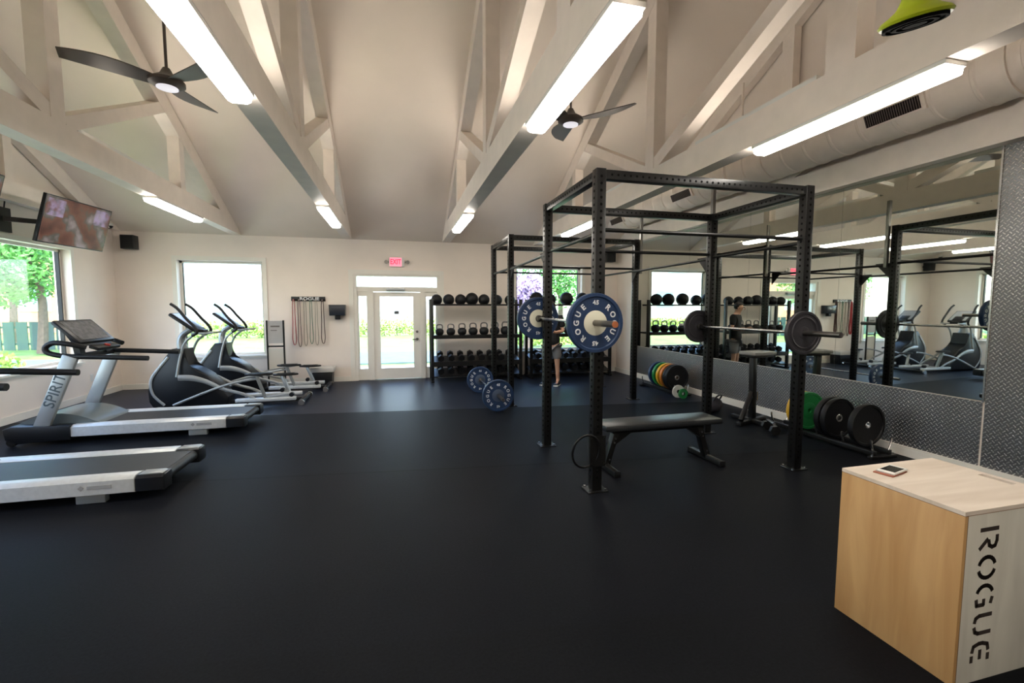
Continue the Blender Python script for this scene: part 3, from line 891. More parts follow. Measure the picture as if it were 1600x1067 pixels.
def ball_proto(r):
    t = thing('medicine_ball', None, 'medicine ball')
    MB().sph((0, 0, 0), r, seg=28).build('ball_skin', RUBBER, t)
    m = MB()
    for ax in ('x', 'y', 'z'): m.lathe([(r * 1.001, -.004), (r * 1.006, 0), (r * 1.001, .004)], axis=ax, seg=36)
    m.build('seam', BLACKP, t)
    return t
gb = 'medicine balls along the top rails'
BX = [(.79, .115), (1.04, .118), (1.29, .118), (1.53, .135), (1.79, .12), (2.07, .115), (2.36, .115), (2.96, .15), (3.28, .13), (3.66, .15), (4.04, .145), (4.36, .14)]
bp0 = None
for i, (x, r) in enumerate(BX):
    z = 1.6175 + r - .03
    if i < 7: l = 'dark rubber medicine ball, %s from the left on the rack beside the door' % ORD[i]
    else: l = 'dark rubber medicine ball, %s from the left on the rack under the window' % ORD[i - 7]
    if bp0 is None:
        bp0 = ball_proto(.12); o = bp0; o.location = (x, 9.44, z); o['group'] = gb; o['label'] = l; o.scale = (r / .12,) * 3
    else: dup(bp0, (x, 9.44, z), rz=.4 * i, label=l, group=gb, scale=r / .12)
def kettlebell():
    t = thing('kettlebell', None, 'kettlebell')
    MB().lathe([(0, 0), (.055, 0), (.085, .03), (.098, .075), (.09, .12), (.06, .15), (.03, .16), (0, .162)], seg=24).build('body', RUBBER, t)
    MB().tube([(-.055, 0, .13), (-.066, 0, .19), (-.05, 0, .235), (0, 0, .246), (.05, 0, .235), (.066, 0, .19), (.055, 0, .13)], .014, smooth=4).build('handle', DARKSTEEL, t)
    return t
kp = kettlebell(); gk = 'kettlebells on the middle shelves'
KX = [.84 + .235 * k for k in range(7)] + [2.98 + .235 * k for k in range(7)]
for i, x in enumerate(KX):
    l = 'black kettlebell, %s from the left on the %s' % (ORD[i % 7], 'rack beside the door' if i < 7 else 'rack under the window')
    s = .92 + .03 * (i % 7)
    if i == 0: kp.location = (x, 9.40, .965); kp['label'] = l; kp['group'] = gk; kp.scale = (s,) * 3
    else: dup(kp, (x, 9.40, .965), rz=0, label=l, group=gk, scale=s)
def hexdb():
    t = thing('hex_dumbbell', None, 'dumbbell')
    for s in (-1, 1): MB().cyl((0, s * .075, 0), (0, s * .165, 0), .07, .07, seg=6).build('weight_head', RUBBER, t)
    MB().cyl((0, -.075, 0), (0, .075, 0), .017).build('handle', STEEL, t)
    return t
hp = hexdb(); gh = 'hexagonal dumbbells on the lower shelves'
first = True
for u, (x0, n) in enumerate(((.86, 8), (2.98, 8))):
    for row, z in enumerate((.44 + .01 + .061 + .012, .17 + .01 + .061 + .012)):
        for k in range(n):
            l = 'black hexagonal dumbbell, %s from the left, %s lower shelf of the rack %s' % (ORD[k], ('upper', 'bottom')[row], ('beside the door', 'under the window')[u])
            loc = (x0 + .215 * k, 9.48, z)
            if first: o = hp; first = False; o.location = loc; o['label'] = l; o['group'] = gh
            else: o = dup(hp, loc, label=l, group=gh)
            o.rotation_euler = (R(14), 0, 0)

# ------------------------------------------------------------------ things on the back wall
t = thing('exit_sign', 'glowing red exit sign with two lamp heads above the entrance', 'exit sign', (-.01, YB, 2.5))
MB().bb(-.14, .12, -.05, 0, -.10, .10, bev=.006).build('sign_case', WHITE, t)
MB().bb(-.13, .11, -.053, -.05, -.09, .09).build('sign_face', emit('sign_glow', (1.0, .22, .30), .33), t)
m = MB(); me = glyphs('EXIT', .15, .001, .003); add_mesh(m, me, basis((1, 0, 0), (0, 0, 1), (0, -1, 0), (-.01, -.055, 0)) @ Matrix.Diagonal((.72, 1, 1, 1)))
m.build('lettering', emit('sign_red', (.75, .01, .05), .35), t)
MB().bb(.12, .17, -.05, 0, -.09, .09, bev=.005).build('battery_box', WHITE, t)
for s in (-.20, .24): MB().cyl((s, -.01, 0), (s, -.06, 0), .025, .04, seg=16).bb(min(s, s - .06 * (1 if s > 0 else -1)), max(s, s - .06 * (1 if s > 0 else -1)), -.012, 0, -.01, .01).build('lamp_head', DARKSTEEL, t)

t = thing('band_hanger', 'black wall bar lettered ROGUE with exercise bands hanging under it', 'band hanger', (-1.75, YB, 1.72))
MB().bb(-.32, .32, -.03, 0, -.045, .045, bev=.004).build('back_plate', BLACKM, t)
m = MB(); me = glyphs('ROGUE', .085, .001, .002); add_mesh(m, me, basis((1, 0, 0), (0, 0, 1), (0, -1, 0), (.02, -.0315, 0)) @ Matrix.Diagonal((1.3, 1, 1, 1)))
m.build('lettering', WHITEP, t)
pegs = [-.27, -.17, -.06, .05, .15, .27]
for x in pegs: MB().cyl((x, -.03, -.03), (x, -.11, -.025), .008, seg=10).build('peg', STEEL, t)
bc = [((.42, .04, .05), 'wide red', .022, .92), ((.12, .08, .08), 'narrow dark red', .012, .96), ((.25, .22, .18), 'grey', .008, .94), ((.05, .16, .10), 'narrow green', .009, .90), ((.35, .31, .25), 'pale tan', .007, .93), ((.07, .03, .03), 'wide dark brown', .024, .90)]
for (c, n, w, L), x in zip(bc, pegs):
    X = -1.75 + x; Y = YB - .075; Z = 1.71
    m = MB(); hw = .030 + .3 * w; pts = []
    for k in range(20):
        a = 2 * PI * k / 20; sy = math.sin(a)
        pts.append((X + hw * math.cos(a) * (1 if sy < 0 else .6), Y, Z - L / 2 + L / 2 * (abs(sy) ** .35) * (1 if sy >= 0 else -1)))
    o = m.tube(pts, .006, closed=True, smooth=2, flat=w / .006).build('resistance_band', mat('band_' + n.replace(' ', '_'), c, .6))
    tag(o, n + ' exercise band looped over a peg of the wall hanger', 'exercise band', 'exercise bands on the wall hanger')

t = thing('towel_dispenser', 'dark smoky paper towel dispenser on the wall left of the door', 'dispenser', (-1.19, YB, 1.30))
MB().prism([(-.15, .08), (.15, .08), (.16, .30), (-.16, .30)], -.2, 0, 'y', bev=.015).build('cover', mat('smoky_plastic', (.02, .025, .035), .2), t)
MB().bb(-.05, .05, -.15, -.05, .0, .08, bev=.01).build('paper_outlet', BLACKP, t)
MB().bb(-.15, -.135, -.202, -.19, .1, .28).build('cover_strip', BLACKP, t)

t = thing('waste_bin', 'black box bin with pale lid against the back wall left of the door', 'bin', (-1.47, 9.62, 0))
MB().prism([(-.17, 0), (.17, 0), (.19, .26), (-.19, .26)], -.15, .15, 'y', bev=.008).build('bin_body', BLACKP, t)
MB().bb(-.22, .22, -.18, .18, .26, .36, bev=.015).build('lid', mat('lid_grey', (.55, .53, .50), .4), t)

t = thing('notice_stand', 'upright black framed notice stand with a grey panel right of the ellipticals', 'notice stand', (-2.28, 9.45, 0))
for s in (-.145, .145): MB().bar((s, 0, .02), (s, 0, 1.30), .028, .03).build('post', BLACKM, t)
MB().bb(-.13, .13, -.012, .012, .86, 1.29).build('notice_panel', GREYB, t)
MB().bb(-.13, .13, -.010, .010, .10, .76).build('lower_panel', mat('pale_panel', (.62, .60, .54), .5), t)
MB().bar((-.145, 0, .80), (.145, 0, .80), .03, .03).build('crossbar', BLACKM, t)
MB().bb(-.08, .08, -.0135, -.0122, 1.17, 1.20).bb(-.08, .03, -.0135, -.0122, 1.10, 1.115).build('printed_lines', DARKSTEEL, t)
MB().box((0, 0, .02), (.42, .30, .03), bev=.008).build('base', BLACKM, t)

def speaker(x, label, rz):
    t = thing('wall_speaker', label, 'speaker', (x, 9.74, 2.73), rz)
    MB().bb(-.105, .105, -.09, .09, -.125, .125, bev=.01).build('cabinet', BLACKP, t)
    MB().bb(-.095, .095, -.097, -.09, -.115, .115, bev=.002).build('grille', RUBBER, t)
    MB().bar((0, .09, 0), (0, .155, 0), .05, .04).build('bracket', BLACKM, t)
speaker(-4.71, 'black wall speaker high in the back left corner', 0)
speaker(4.86, 'black wall speaker high in the back right corner above the shelving', 0)
t = thing('security_camera', 'small dark dome camera under the ceiling in the back left corner', 'security camera', (-4.93, 9.6, 2.99))
MB().lathe([(.06, .0), (.06, .025), (.05, .05)], seg=20).bar((0, 0, .05), (-.10, 0, .06), .03, .02).build('mount', WHITE, t)
MB().lathe([(0, -.05), (.03, -.042), (.05, -.02), (.055, 0), (0, 0)], seg=20).build('dome', BLACKP, t)
tag(MB().bb(XL, XL + .008, 9.02, 9.10, .30, .42, bev=.002).build('wall_socket', WHITE), 'small pale wall socket low on the left wall behind the treadmill rail', 'socket')

# ------------------------------------------------------------------ televisions
def tv(x, y, z, label):
    t = thing('television', label, 'television', (x, y, z))
    q = Euler((0, .275, -.106), 'XYZ')
    w, h = 1.1, .619
    o = MB().bb(-.045, 0, -w / 2, w / 2, -h / 2, h / 2, bev=.006).build('tv_case', BLACKP, t)
    pic = MB().bb(0, .0025, -w / 2 + .014, w / 2 - .014, -h / 2 + .014, h / 2 - .014).build('tv_screen', TVPIC, t)
    Mz = Matrix.Rotation(-.106, 4, 'Z') @ Matrix.Rotation(.275, 4, 'Y')
    for k in (o, pic): k.rotation_euler = Mz.to_euler()
    dx = XL - x
    MB().bar((-.05, 0, .02), (dx * .5, .25, .05), .05, .06).bar((dx * .5, .25, .05), (dx + .02, 0, .05), .05, .06).build('wall_arm', BLACKM, t)
    MB().bb(dx, dx + .03, -.12, .12, -.12, .2).build('wall_plate', BLACKM, t)
    MB().tube([(dx + .03, .02, .2), (dx + .05, .03, .5), (dx + .04, -.1, .62), (dx + .02, -.3, .6)], .008).build('power_cord', BLACKP, t)
tv(-4.217, 7.50, 2.669, 'flat television showing a brownish picture, tilted down above the left window')
tv(-4.217, 5.62, 2.669, 'flat television cut by the left edge of the photo, nearer than the other')

# ------------------------------------------------------------------ treadmills
def treadmill(x, y, label):
    t = thing('treadmill', label, 'treadmill', (x, y, 0), 0, 'treadmills facing the left windows')
    # local x: 0 = rear end, negative towards the console ; y +-0.42
    MB().bb(-1.75, -.06, -.30, .30, .10, .185).build('deck_frame', BLACKP, t)
    m = MB(); m.bb(-1.72, -.05, -.255, .255, .187, .197); m.cyl((-.06, -.255, .148), (-.06, .255, .148), .048, seg=16); m.build('running_belt', BELT, t)
    for s in (-1, 1):
        m = MB()
        m.prism([(s * .26, .20), (s * .30, .212), (s * .39, .212), (s * .425, .19), (s * .425, .085), (s * .39, .07), (s * .27, .09)], -1.80, -.20, 'x', bev=.004)
        r = m.build('side_rail', ALU, t)
        m = MB(); m.prism([(s * .26, .20), (s * .30, .208), (s * .39, .208), (s * .42, .186), (s * .42, .085), (s * .39, .07), (s * .27, .07)], -.20, -.0, 'x', bev=.012)
        m.build('end_cap', BLACKP, t)
        m = MB(); m.prism([(-.20, .2), (-.0, .2), (-.03, .216), (-.17, .216)], s * .29, s * .39, 'y', bev=.004)
        m.build('foot_pad', SILVER, t)
        MB().bb(-.62, -.42, s * .35 - .03, s * .35 + .03, 0, .08, bev=.01).build('rear_foot', SILVER, t)
        m = MB(); m.box((-.43, s * .427, .145), (.16, .004, .028), 0); m.box((-.55, s * .427, .145), (.03, .004, .03), 0, (0, R(45), 0)); m.build('maker_badge', mat('badge', (.30, .30, .29), .5), t)
        MB().bar((-2.06, s * .40, .15), (-1.72, s * .40, 1.0), .05, .15, bev=.015).build('console_upright', SILVER, t)
        m = MB(); m.prism([(-2.38, .20), (-2.30, .235), (-1.76, .215), (-1.76, .05), (-2.25, .03), (-2.36, .08)], s * .31, s * .44, 'y', bev=.02)
        m.build('front_skirt', BLACKP, t)
        m = MB().cyl((-2.33, s * .36, .045), (-2.33, s * .40, .045), .045, seg=16); m.build('wheel', RUBBER, t)
        # handrail loop
        yy = s * .39
        m = MB(); m.tube([(-.98, yy, .955), (-1.5, yy, .985), (-1.78, yy, 1.0), (-1.93, yy, 1.04), (-1.955, yy, 1.10), (-1.88, yy, 1.15), (-1.74, yy, 1.135), (-1.60, yy * .9, 1.09)], .029, smooth=5, seg=12)
        m.build('handrail', RUBBER, t)
    # motor hood
    m = MB(); n = 12
    poly = [(-2.36, .10)] + [(-2.36 + .92 * k / n, .10 + .235 * math.sin(PI * (.12 + .88 * (k / n)) * .98) ** .8 if k < n else .19) for k in range(n + 1)] + [(-1.44, .12)]
    m.prism(poly, -.31, .31, 'y', bev=.015); m.build('motor_hood', mat('hood_grey', (.10, .12, .12), .3), t)
    m = MB(); m.bar((-1.74, -.4, .985), (-1.74, .4, .985), .07, .06, bev=.012); m.build('cross_bar', BLACKP, t)
    # console tilted towards the runner
    c = Vector((-1.80, 0, 1.26)); a = R(46)
    m = MB().box(c, (.36, .66, .05), 0, (0, a, 0), .02)
    m.prism([(-1.92, 1.36), (-1.78, 1.12), (-1.66, 1.10), (-1.70, 1.16)], -.26, .26, 'y', bev=.01)
    con = m.build('console', BLACKP, t)
    nrm = Vector((math.sin(a), 0, math.cos(a)))
    MB().box(c + nrm * .026, (.29, .54, .004), 0, (0, a, 0)).build('console_screen', SCREEN, con)
    MB().box((-1.60, 0, 1.075), (.10, .44, .04), 0, (0, R(20), 0), .01).build('button_panel', BLACKP, con)
    MB().cyl((-1.58, 0, 1.09), (-1.575, 0, 1.105), .03).build('stop_button', REDC, con)
    MB().bar((-1.72, -.24, .99), (-1.74, -.24, 1.12), .09, .06).bar((-1.72, .24, .99), (-1.74, .24, 1.12), .09, .06).build('console_bracket', BLACKP, con)
    # lettering up the near upright
    dirv = (Vector((-1.72, 0, 1.0)) - Vector((-2.06, 0, .15))).normalized()
    upv = Vector((0, -1, 0)).cross(dirv)
    m = MB(); me = glyphs('SPIRIT', .15, .001, .001)
    o_ = Vector((-2.06, -.4265, .15)) + dirv * .50
    add_mesh(m, me, basis(dirv, upv, (0, -1, 0), o_))
    m.build('lettering', mat('letter_dark', (.05, .07, .08), .5), t)
    return t
tmA = treadmill(-1.86, 6.50, 'silver and black treadmill in the middle of the left side, console whole in view')
dup(tmA, (-1.86, 4.53, 0), label='nearest treadmill, its console cut off by the left edge of the photo', group=tmA['group'])

# ------------------------------------------------------------------ ellipticals
def elliptical(x, y, label):
    t = thing('elliptical_trainer', label, 'elliptical', (x, y, 0), 0, 'elliptical trainers by the back left window')
    o = 2.5   # local x = room x + 2.5
    sh = [(-3.60, .03), (-3.65, .12), (-3.66, .30), (-3.60, .50), (-3.49, .66), (-3.40, .80), (-3.32, .92), (-3.14, .92), (-3.13, .66), (-2.98, .60), (-2.86, .50), (-2.72, .36), (-2.58, .16), (-2.60, .03)]
    m = MB().prism([(a + o, b) for a, b in sh], -.17, .17, 'y', bev=.035); m.build('flywheel_shroud', mat('shroud', (.014, .018, .024), .3) if False else BLACKP, t)
    for s in (-1, 1):
        m = MB(); m.tube([(-3.36 + o, s * .178, .80), (-3.50 + o, s * .178, .62), (-3.60 + o, s * .178, .45), (-3.58 + o, s * .178, .24), (-3.44 + o, s * .178, .07)], .020, flat=.4, smooth=5); m.build('side_trim', SILVER, t)
        # upper link arm, pedal, lower link arm
        q = .23 * s
        up = s < 0
        m = MB(); m.tube([(-3.22 + o, q, .49), (-3.05 + o, q, .48), (-2.86 + o, q, .42), (-2.62 + o, q, .29), (-2.35 + o, q, .20), (-2.16 + o, q, .10)], [.045, .045, .036, .026, .024, .022], smooth=5, flat=.5); m.build('pedal_arm', SILVER, t)
        ry = q * 1.05
        m = MB(); m.tube([(-3.30 + o, ry, .075), (-2.95 + o, ry, .22), (-2.66 + o, ry, .33), (-2.40 + o, ry, .40), (-2.12 + o, ry, .44)], .019, smooth=5, flat=.7); m.build('link_arm', SILVER, t)
        px = -2.10 + o if up else -1.86 + o
        pz = .50 if up else .40
        m = MB(); pl = []
        for k in range(20):
            a = 2 * PI * k / 20; pl.append((px + .20 * math.cos(a), q * 1.35 + .085 * math.sin(a)))
        m.prism(pl, pz, pz + .03, 'z', bev=.012)
        for k in range(5): m.bb(px - .13, px + .13, q * 1.35 - .05 + k * .022, q * 1.35 - .04 + k * .022, pz + .03, pz + .036)
        m.build('pedal', RUBBER, t)
        MB().bar((px - .05, q * 1.2, pz), (px + .06, q * 1.05, .13), .05, .05, bev=.008).build('pedal_post', SILVER, t)
        # rear track
        m = MB().bb(-2.46 + o, -1.60 + o, q - .045, q + .045, .075, .13, bev=.008); m.build('track', ALU, t)
        m = MB().cyl((-1.66 + o if up else -1.9 + o, q - .03, .165), (-1.66 + o if up else -1.9 + o, q + .03, .165), .035, seg=16); m.build('roller', BLACKP, t)
        m = MB(); m.bar((px + .06, q, .13), (-1.66 + o if up else -1.9 + o, q, .165), .04, .035); m.build('roller_arm', SILVER, t)
        # moving handle: dark grip curving up
        h = .24 * s
        m = MB(); m.tube([(-3.26 + o, h, 1.60), (-3.17 + o, h * 1.05, 1.53), (-3.06 + o, h * 1.1, 1.38), (-2.96 + o, h * 1.1, 1.26), (-2.93 + o, h * 1.1, 1.17), (-3.0 + o, h, 1.12)], .021, smooth=5); m.build('moving_grip', RUBBER, t)
        m = MB(); m.tube([(-3.0 + o, h, 1.12), (-3.12 + o, h * .9, 1.0), (-3.20 + o, h * .85, .75), (-3.24 + o, h * .95, .5)], .018, smooth=5); m.build('handle_arm', SILVER, t)
    m = MB().bb(-3.55 + o, -1.50 + o, -.05, .05, .02, .08, bev=.01).bar((-1.52 + o, -.34, .05), (-1.52 + o, .34, .05), .07, .06, bev=.012).bar((-3.5 + o, -.27, .025), (-3.5 + o, .27, .025), .08, .05, bev=.012)
    m.build('base_frame', BLACKP, t)
    for s in (-1, 1): MB().cyl((-1.50 + o, s * .33, .05), (-1.50 + o, s * .37, .05), .045, seg=16).build('end_wheel', STEEL, t)
    m = MB(); m.tube([(-3.22 + o, 0, .88), (-3.25 + o, 0, 1.02), (-3.21 + o, 0, 1.13), (-3.10 + o, 0, 1.21)], [.075, .05, .042, .04], smooth=5, flat=1.5); m.build('neck', SILVER, t)
    m = MB(); m.tube([(-3.05 + o, -.12, 1.15), (-2.86 + o, -.16, 1.15), (-2.75 + o, -.18, 1.16)], .017).tube([(-3.05 + o, .12, 1.15), (-2.86 + o, .16, 1.15), (-2.75 + o, .18, 1.16)], .017).bar((-3.05 + o, -.12, 1.15), (-3.05 + o, .12, 1.15), .03, .03); m.build('fixed_handle', SILVER, t)
    a = R(38); c = Vector((-3.15 + o, 0, 1.32))
    m = MB().box(c, (.42, .40, .05), 0, (0, a, 0), .02).box(c + Vector((.08, 0, -.07)), (.2, .25, .07), 0, (0, a, 0), .02)
    con = m.build('console', BLACKP, t)
    nrm = Vector((math.sin(a), 0, math.cos(a)))
    MB().box(c + nrm * .0265, (.36, .34, .004), 0, (0, a, 0)).build('console_screen', mat('pale_screen', (.32, .34, .38), .25), con)
    MB().box(Vector((-2.97 + o, 0, 1.18)), (.14, .2, .07), 0, (0, R(10), 0), .02).build('cup_holder', BLACKP, con)
    return t
eA = elliptical(-2.5, 7.95, 'black and silver elliptical trainer directly behind the whole treadmill')
dup(eA, (-2.30, 9.02, 0), label='black and silver elliptical trainer farther back under the back left window', group=eA['group'])

# ------------------------------------------------------------------ plywood jump box with phone
BX0, BX1, BY0, BY1, BH = 2.165, 2.78, 1.22, 1.73, .74
t = thing('plyo_box', 'tall plywood jump box with stencilled lettering in the right foreground', 'jump box', (BX0, BY0, 0))
w, dd, th = BX1 - BX0, BY1 - BY0, .018
MB().bb(0, th, .0, dd, 0, BH - th, bev=.0015).build('side_panel', PLYS, t)
MB().bb(w - th, w, .0, dd, 0, BH - th, bev=.0015).build('side_panel', PLYS, t)
MB().bb(th, w - th, .0, th, 0, BH - th, bev=.0015).build('front_panel', PLYF, t)
MB().bb(th, w - th, dd - th, dd, 0, BH - th, bev=.0015).build('back_panel', PLYF, t)
m = MB()
sx0, sx1, sy0, sy1 = .56 - .012, .56 + .022, .15, .275
for a, b, c, e in ((0, sx0, 0, dd), (sx1, w, 0, dd), (sx0, sx1, 0, sy0), (sx0, sx1, sy1, dd)): m.bb(a, b, c, e, BH - th, BH)
top = m.build('top_panel', PLYT, t)
MB().bb(sx0 - .002, sx1 + .002, sy0 - .002, sy1 + .002, BH - .08, BH - th - .001).build('hand_slot', BURN, top)
m = MB().bb(-.0006, .0, 0, dd, BH - th - .001, BH - th + .0015).bb(0, w, -.0006, 0, BH - th - .001, BH - th + .0015).bb(th - .001, th + .001, -.0006, 0, 0, BH - th)
m.build('panel_joint', PLYE, t)
# stencil lettering ROGUE, reading downwards on the front panel
def stroke(m, pts, w_, M, yy=-.0012):
    P = [Vector((p[0], p[1], 0)) for p in pts]
    for i in range(len(P) - 1):
        a, b = P[i], P[i + 1]; d_ = (b - a).normalized(); n = Vector((-d_.y, d_.x, 0)) * w_ / 2
        ea = d_ * (w_ * .25 if i > 0 else 0); eb = d_ * (w_ * .25 if i < len(P) - 2 else 0)
        vs = [M @ (a - ea + n), M @ (b + eb + n), M @ (b + eb - n), M @ (a - ea - n)]
        off = M.to_3x3() @ Vector((0, 0, .0009))
        A = [m.bm.verts.new(v) for v in vs]; B = [m.bm.verts.new(v + off) for v in vs]
        m.bm.faces.new(A); m.bm.faces.new(B)
        for k in range(4): m.bm.faces.new((A[k], A[(k + 1) % 4], B[(k + 1) % 4], B[k]))
def arc(cx, cy, rx, ry, a0, a1, n=10): return [(cx + rx * math.cos(R(a0 + (a1 - a0) * k / n)), cy + ry * math.sin(R(a0 + (a1 - a0) * k / n))) for k in range(n + 1)]
L5 = {
 'R': [[(-.38, -.5), (-.38, .5)], [(-.12, .44), (.12, .44), (.32, .36), (.36, .2), (.28, .04), (.05, -.02)], [(.0, -.05), (.4, -.5)]],
 'O': [arc(-.0, 0, .42, .45, 105, 255), arc(.0, 0, .42, .45, 75, -75)],
 'G': [arc(.0, 0, .42, .45, 110, 250), [(.1, -.44), (.36, -.40), (.36, -.02), (.12, -.02)], [(.08, .44), (.36, .36)]],
 'U': [[(-.36, .5), (-.36, -.2), (-.28, -.38), (-.08, -.44)], [(.36, .5), (.36, -.2), (.28, -.38), (.08, -.44)]],
 'E': [[(-.02, .45), (-.28, .38), (-.36, .1), (-.36, -.1), (-.28, -.38), (-.02, -.45)], [(.1, .45), (.38, .45)], [(-.10, .0), (.30, .0)], [(.1, -.45), (.38, -.45)]]}
m = MB()
zz = .655; H_ = .105
for ch in 'ROGUE':
    wl = .105
    # letter x axis -> room -z ; letter y axis -> room +x
    M = basis((0, 0, -1), (1, 0, 0), (0, -1, 0), (.145, -.0003, zz - wl / 2 + .012)) @ Matrix.Diagonal((wl, H_, 1, 1))
    for st in L5[ch]:
        stp = st
        P3 = [(p[0] * wl, p[1] * H_) for p in stp]
        M2 = basis((0, 0, -1), (1, 0, 0), (0, -1, 0), (.145, -.0003, zz - wl / 2 + .012))
        stroke(m, P3, .017, M2)
    zz -= .122
m.build('lettering', BURN, t)
t = thing('smartphone', 'white smartphone with black screen on a reddish case, lying on the jump box', 'phone', (2.345, 1.625, BH), R(14))
MB().bb(-.085, .06, -.040, .042, 0, .006, bev=.002).build('phone_case', mat('case_red', (.30, .09, .05), .6), t)
MB().bb(-.068, .075, -.038, .036, .006, .015, bev=.003).build('phone_body', WHITE, t)
MB().bb(-.045, .055, -.031, .030, .0151, .0157).build('phone_screen', mat('phone_glass', (.005, .005, .006), .1), t)

# lime object hanging at the upper right
t = thing('hanging_flare', 'lime green flared pendant with a black ribbed underside at the upper right', 'pendant', (2.03, 1.43, 2.70))
q = Vector((-.26 * .827, -.26 * .563, .965)).to_track_quat('Z', 'Y').to_euler()
a = MB().lathe([(.0, .40), (.036, .40), (.037, .24), (.040, .13), (.047, .075), (.062, .045), (.085, .026), (.108, .012), (.118, .0), (.112, -.010), (0, -.010)], seg=40).build('flared_body', LIME, t)
m = MB().lathe([(0, -.0101), (.103, -.0101), (.103, -.022), (.092, -.022), (.090, -.017), (.075, -.017), (.073, -.023), (.058, -.023), (.056, -.017), (.040, -.017), (.038, -.023), (0, -.023)], seg=40)
b2 = m.build('ribbed_underside', HOLE, t)
a.rotation_euler = q; b2.rotation_euler = q
MB().cyl((0, 0, .38), (0, 0, 3.1), .01).build('hanging_cord', BLACKP, t)
# ------------------------------------------------------------------ person behind the racks
def person(x, y, rz):
    t = thing('person', 'person in a black t-shirt and grey shorts standing behind the squat racks, head bowed', 'person', (x, y, 0), rz)
    def skin(name, V, Ed, Rr, m_, sub=2, root=0, parent=t):
        me = bpy.data.meshes.new(name); me.from_pydata(V, Ed, [])
        o = bpy.data.objects.new(name, me); COL.objects.link(o)
        md = o.modifiers.new('s', 'SKIN'); md.use_smooth_shade = True
        sv = me.skin_vertices[0].data if me.skin_vertices else None
        if sv is None:
            bm = bmesh.new(); bm.from_mesh(me); bm.verts.layers.skin.verify(); bm.to_mesh(me); bm.free(); sv = me.skin_vertices[0].data
        for i, r in enumerate(Rr):
            sv[i].radius = r if isinstance(r, tuple) else (r, r); sv[i].use_root = (i == root)
        o.modifiers.new('d', 'SUBSURF').levels = sub
        o.modifiers['d'].render_levels = sub
        dg = bpy.context.evaluated_depsgraph_get(); dg.update()
        m2 = bpy.data.meshes.new_from_object(o.evaluated_get(dg)); m2.name = name
        bpy.data.objects.remove(o)
        m2.materials.clear(); m2.materials.append(m_)
        for p in m2.polygons: p.use_smooth = True
        o2 = bpy.data.objects.new(name, m2); COL.objects.link(o2); o2.parent = parent
        return o2
    SKIN = mat('skin', (.50, .28, .19), .55, noise=.05, nscale=9)
    V = [(0, 0, .90), (0, .01, 1.12), (0, .015, 1.32), (0, -.01, 1.42), (0, -.045, 1.50), (0, -.075, 1.57), (0, -.05, 1.60)]
    Rr = [(.15, .10), (.13, .095), (.15, .10), .055, (.075, .085), (.075, .09), .06]
    E_ = [(0, 1), (1, 2), (2, 3), (3, 4), (4, 5), (5, 6)]
    for s in (-1, 1):
        b = len(V)
        V += [(s * .17, .01, 1.34), (s * .23, .02, 1.08), (s * .14, -.20, 1.06), (s * .10, -.25, 1.08)]; Rr += [.055, .042, .030, (.035, .018)]
        E_ += [(2, b), (b, b + 1), (b + 1, b + 2), (b + 2, b + 3)]
        c = len(V)
        for k, (dx, dz) in enumerate(((.028, .0), (.012, .01), (-.006, .01), (-.022, 0))):
            L = (.065, .075, .07, .055)[k]
            V += [(s * (.10 - .0) + dx * -s, -.27 - L * .5, 1.09 + dz), (s * .10 + dx * -s, -.27 - L * .75, 1.06 + dz)]; Rr += [.009, .008]
            E_ += [(b + 3, c + 2 * k), (c + 2 * k, c + 2 * k + 1)]
        e = len(V); V += [(s * .065, -.27, 1.11), (s * .055, -.30, 1.115)]; Rr += [.010, .009]; E_ += [(b + 3, e), (e, e + 1)]
        f = len(V)
        V += [(s * .10, 0, .80), (s * .12, -.01, .47), (s * .13, .02, .10), (s * .14, -.06, .04), (s * .145, -.15, .03)]; Rr += [.085, .055, .036, .035, .03]
        E_ += [(0, f), (f, f + 1), (f + 1, f + 2), (f + 2, f + 3), (f + 3, f + 4)]
    body = skin('body', V, E_, Rr, SKIN)
    V = [(0, 0, .76), (0, .01, 1.12), (0, .015, 1.30), (0, -.003, 1.39)]; Rr = [(.20, .15), (.155, .12), (.165, .12), .075]; E_ = [(0, 1), (1, 2), (2, 3)]
    for s in (-1, 1):
        b = len(V); V += [(s * .18, .01, 1.34), (s * .22, .018, 1.14)]; Rr += [.078, .066]; E_ += [(2, b), (b, b + 1)]
    skin('t_shirt', V, E_, Rr, mat('black_cotton', (.012, .012, .013), .85))
    V = [(0, 0, .86)]; Rr = [(.165, .12)]; E_ = []
    for s in (-1, 1):
        b = len(V); V += [(s * .10, 0, .76), (s * .12, -.005, .50)]; Rr += [.105, .09]; E_ += [(0, b), (b, b + 1)]
    skin('shorts', V, E_, Rr, mat('grey_cotton', (.17, .17, .18), .85))
    m = MB().sph((0, -.045, 1.575), .098, (.92, 1.06, 1.0), 24)
    for v in list(m.bm.verts):
        if v.co.y < -.09 and v.co.z < 1.60: v.co.y = -.06
        if v.co.z < 1.51: v.co.z = 1.51 + (v.co.z - 1.51) * .3
    m.build('hair', mat('dark_hair', (.015, .01, .008), .7), t)
    m = MB()
    for s in (-1, 1): m.sph((s * .030, -.155, 1.545), .009, seg=10)
    m.build('eyes', HOLE, t)
    MB().sph((0, -.17, 1.515), .014, (.8, 1, 1.3), 10).build('nose', SKIN, t)
    MB().sph((0, -.158, 1.485), .016, (1.4, .4, .35), 10).build('mouth', mat('lips', (.35, .12, .1), .5), t)
    m = MB()
    for s in (-1, 1): m.sph((s * .085, -.06, 1.53), .022, (.35, .8, 1.2), 10)
    m.build('ears', SKIN, t)
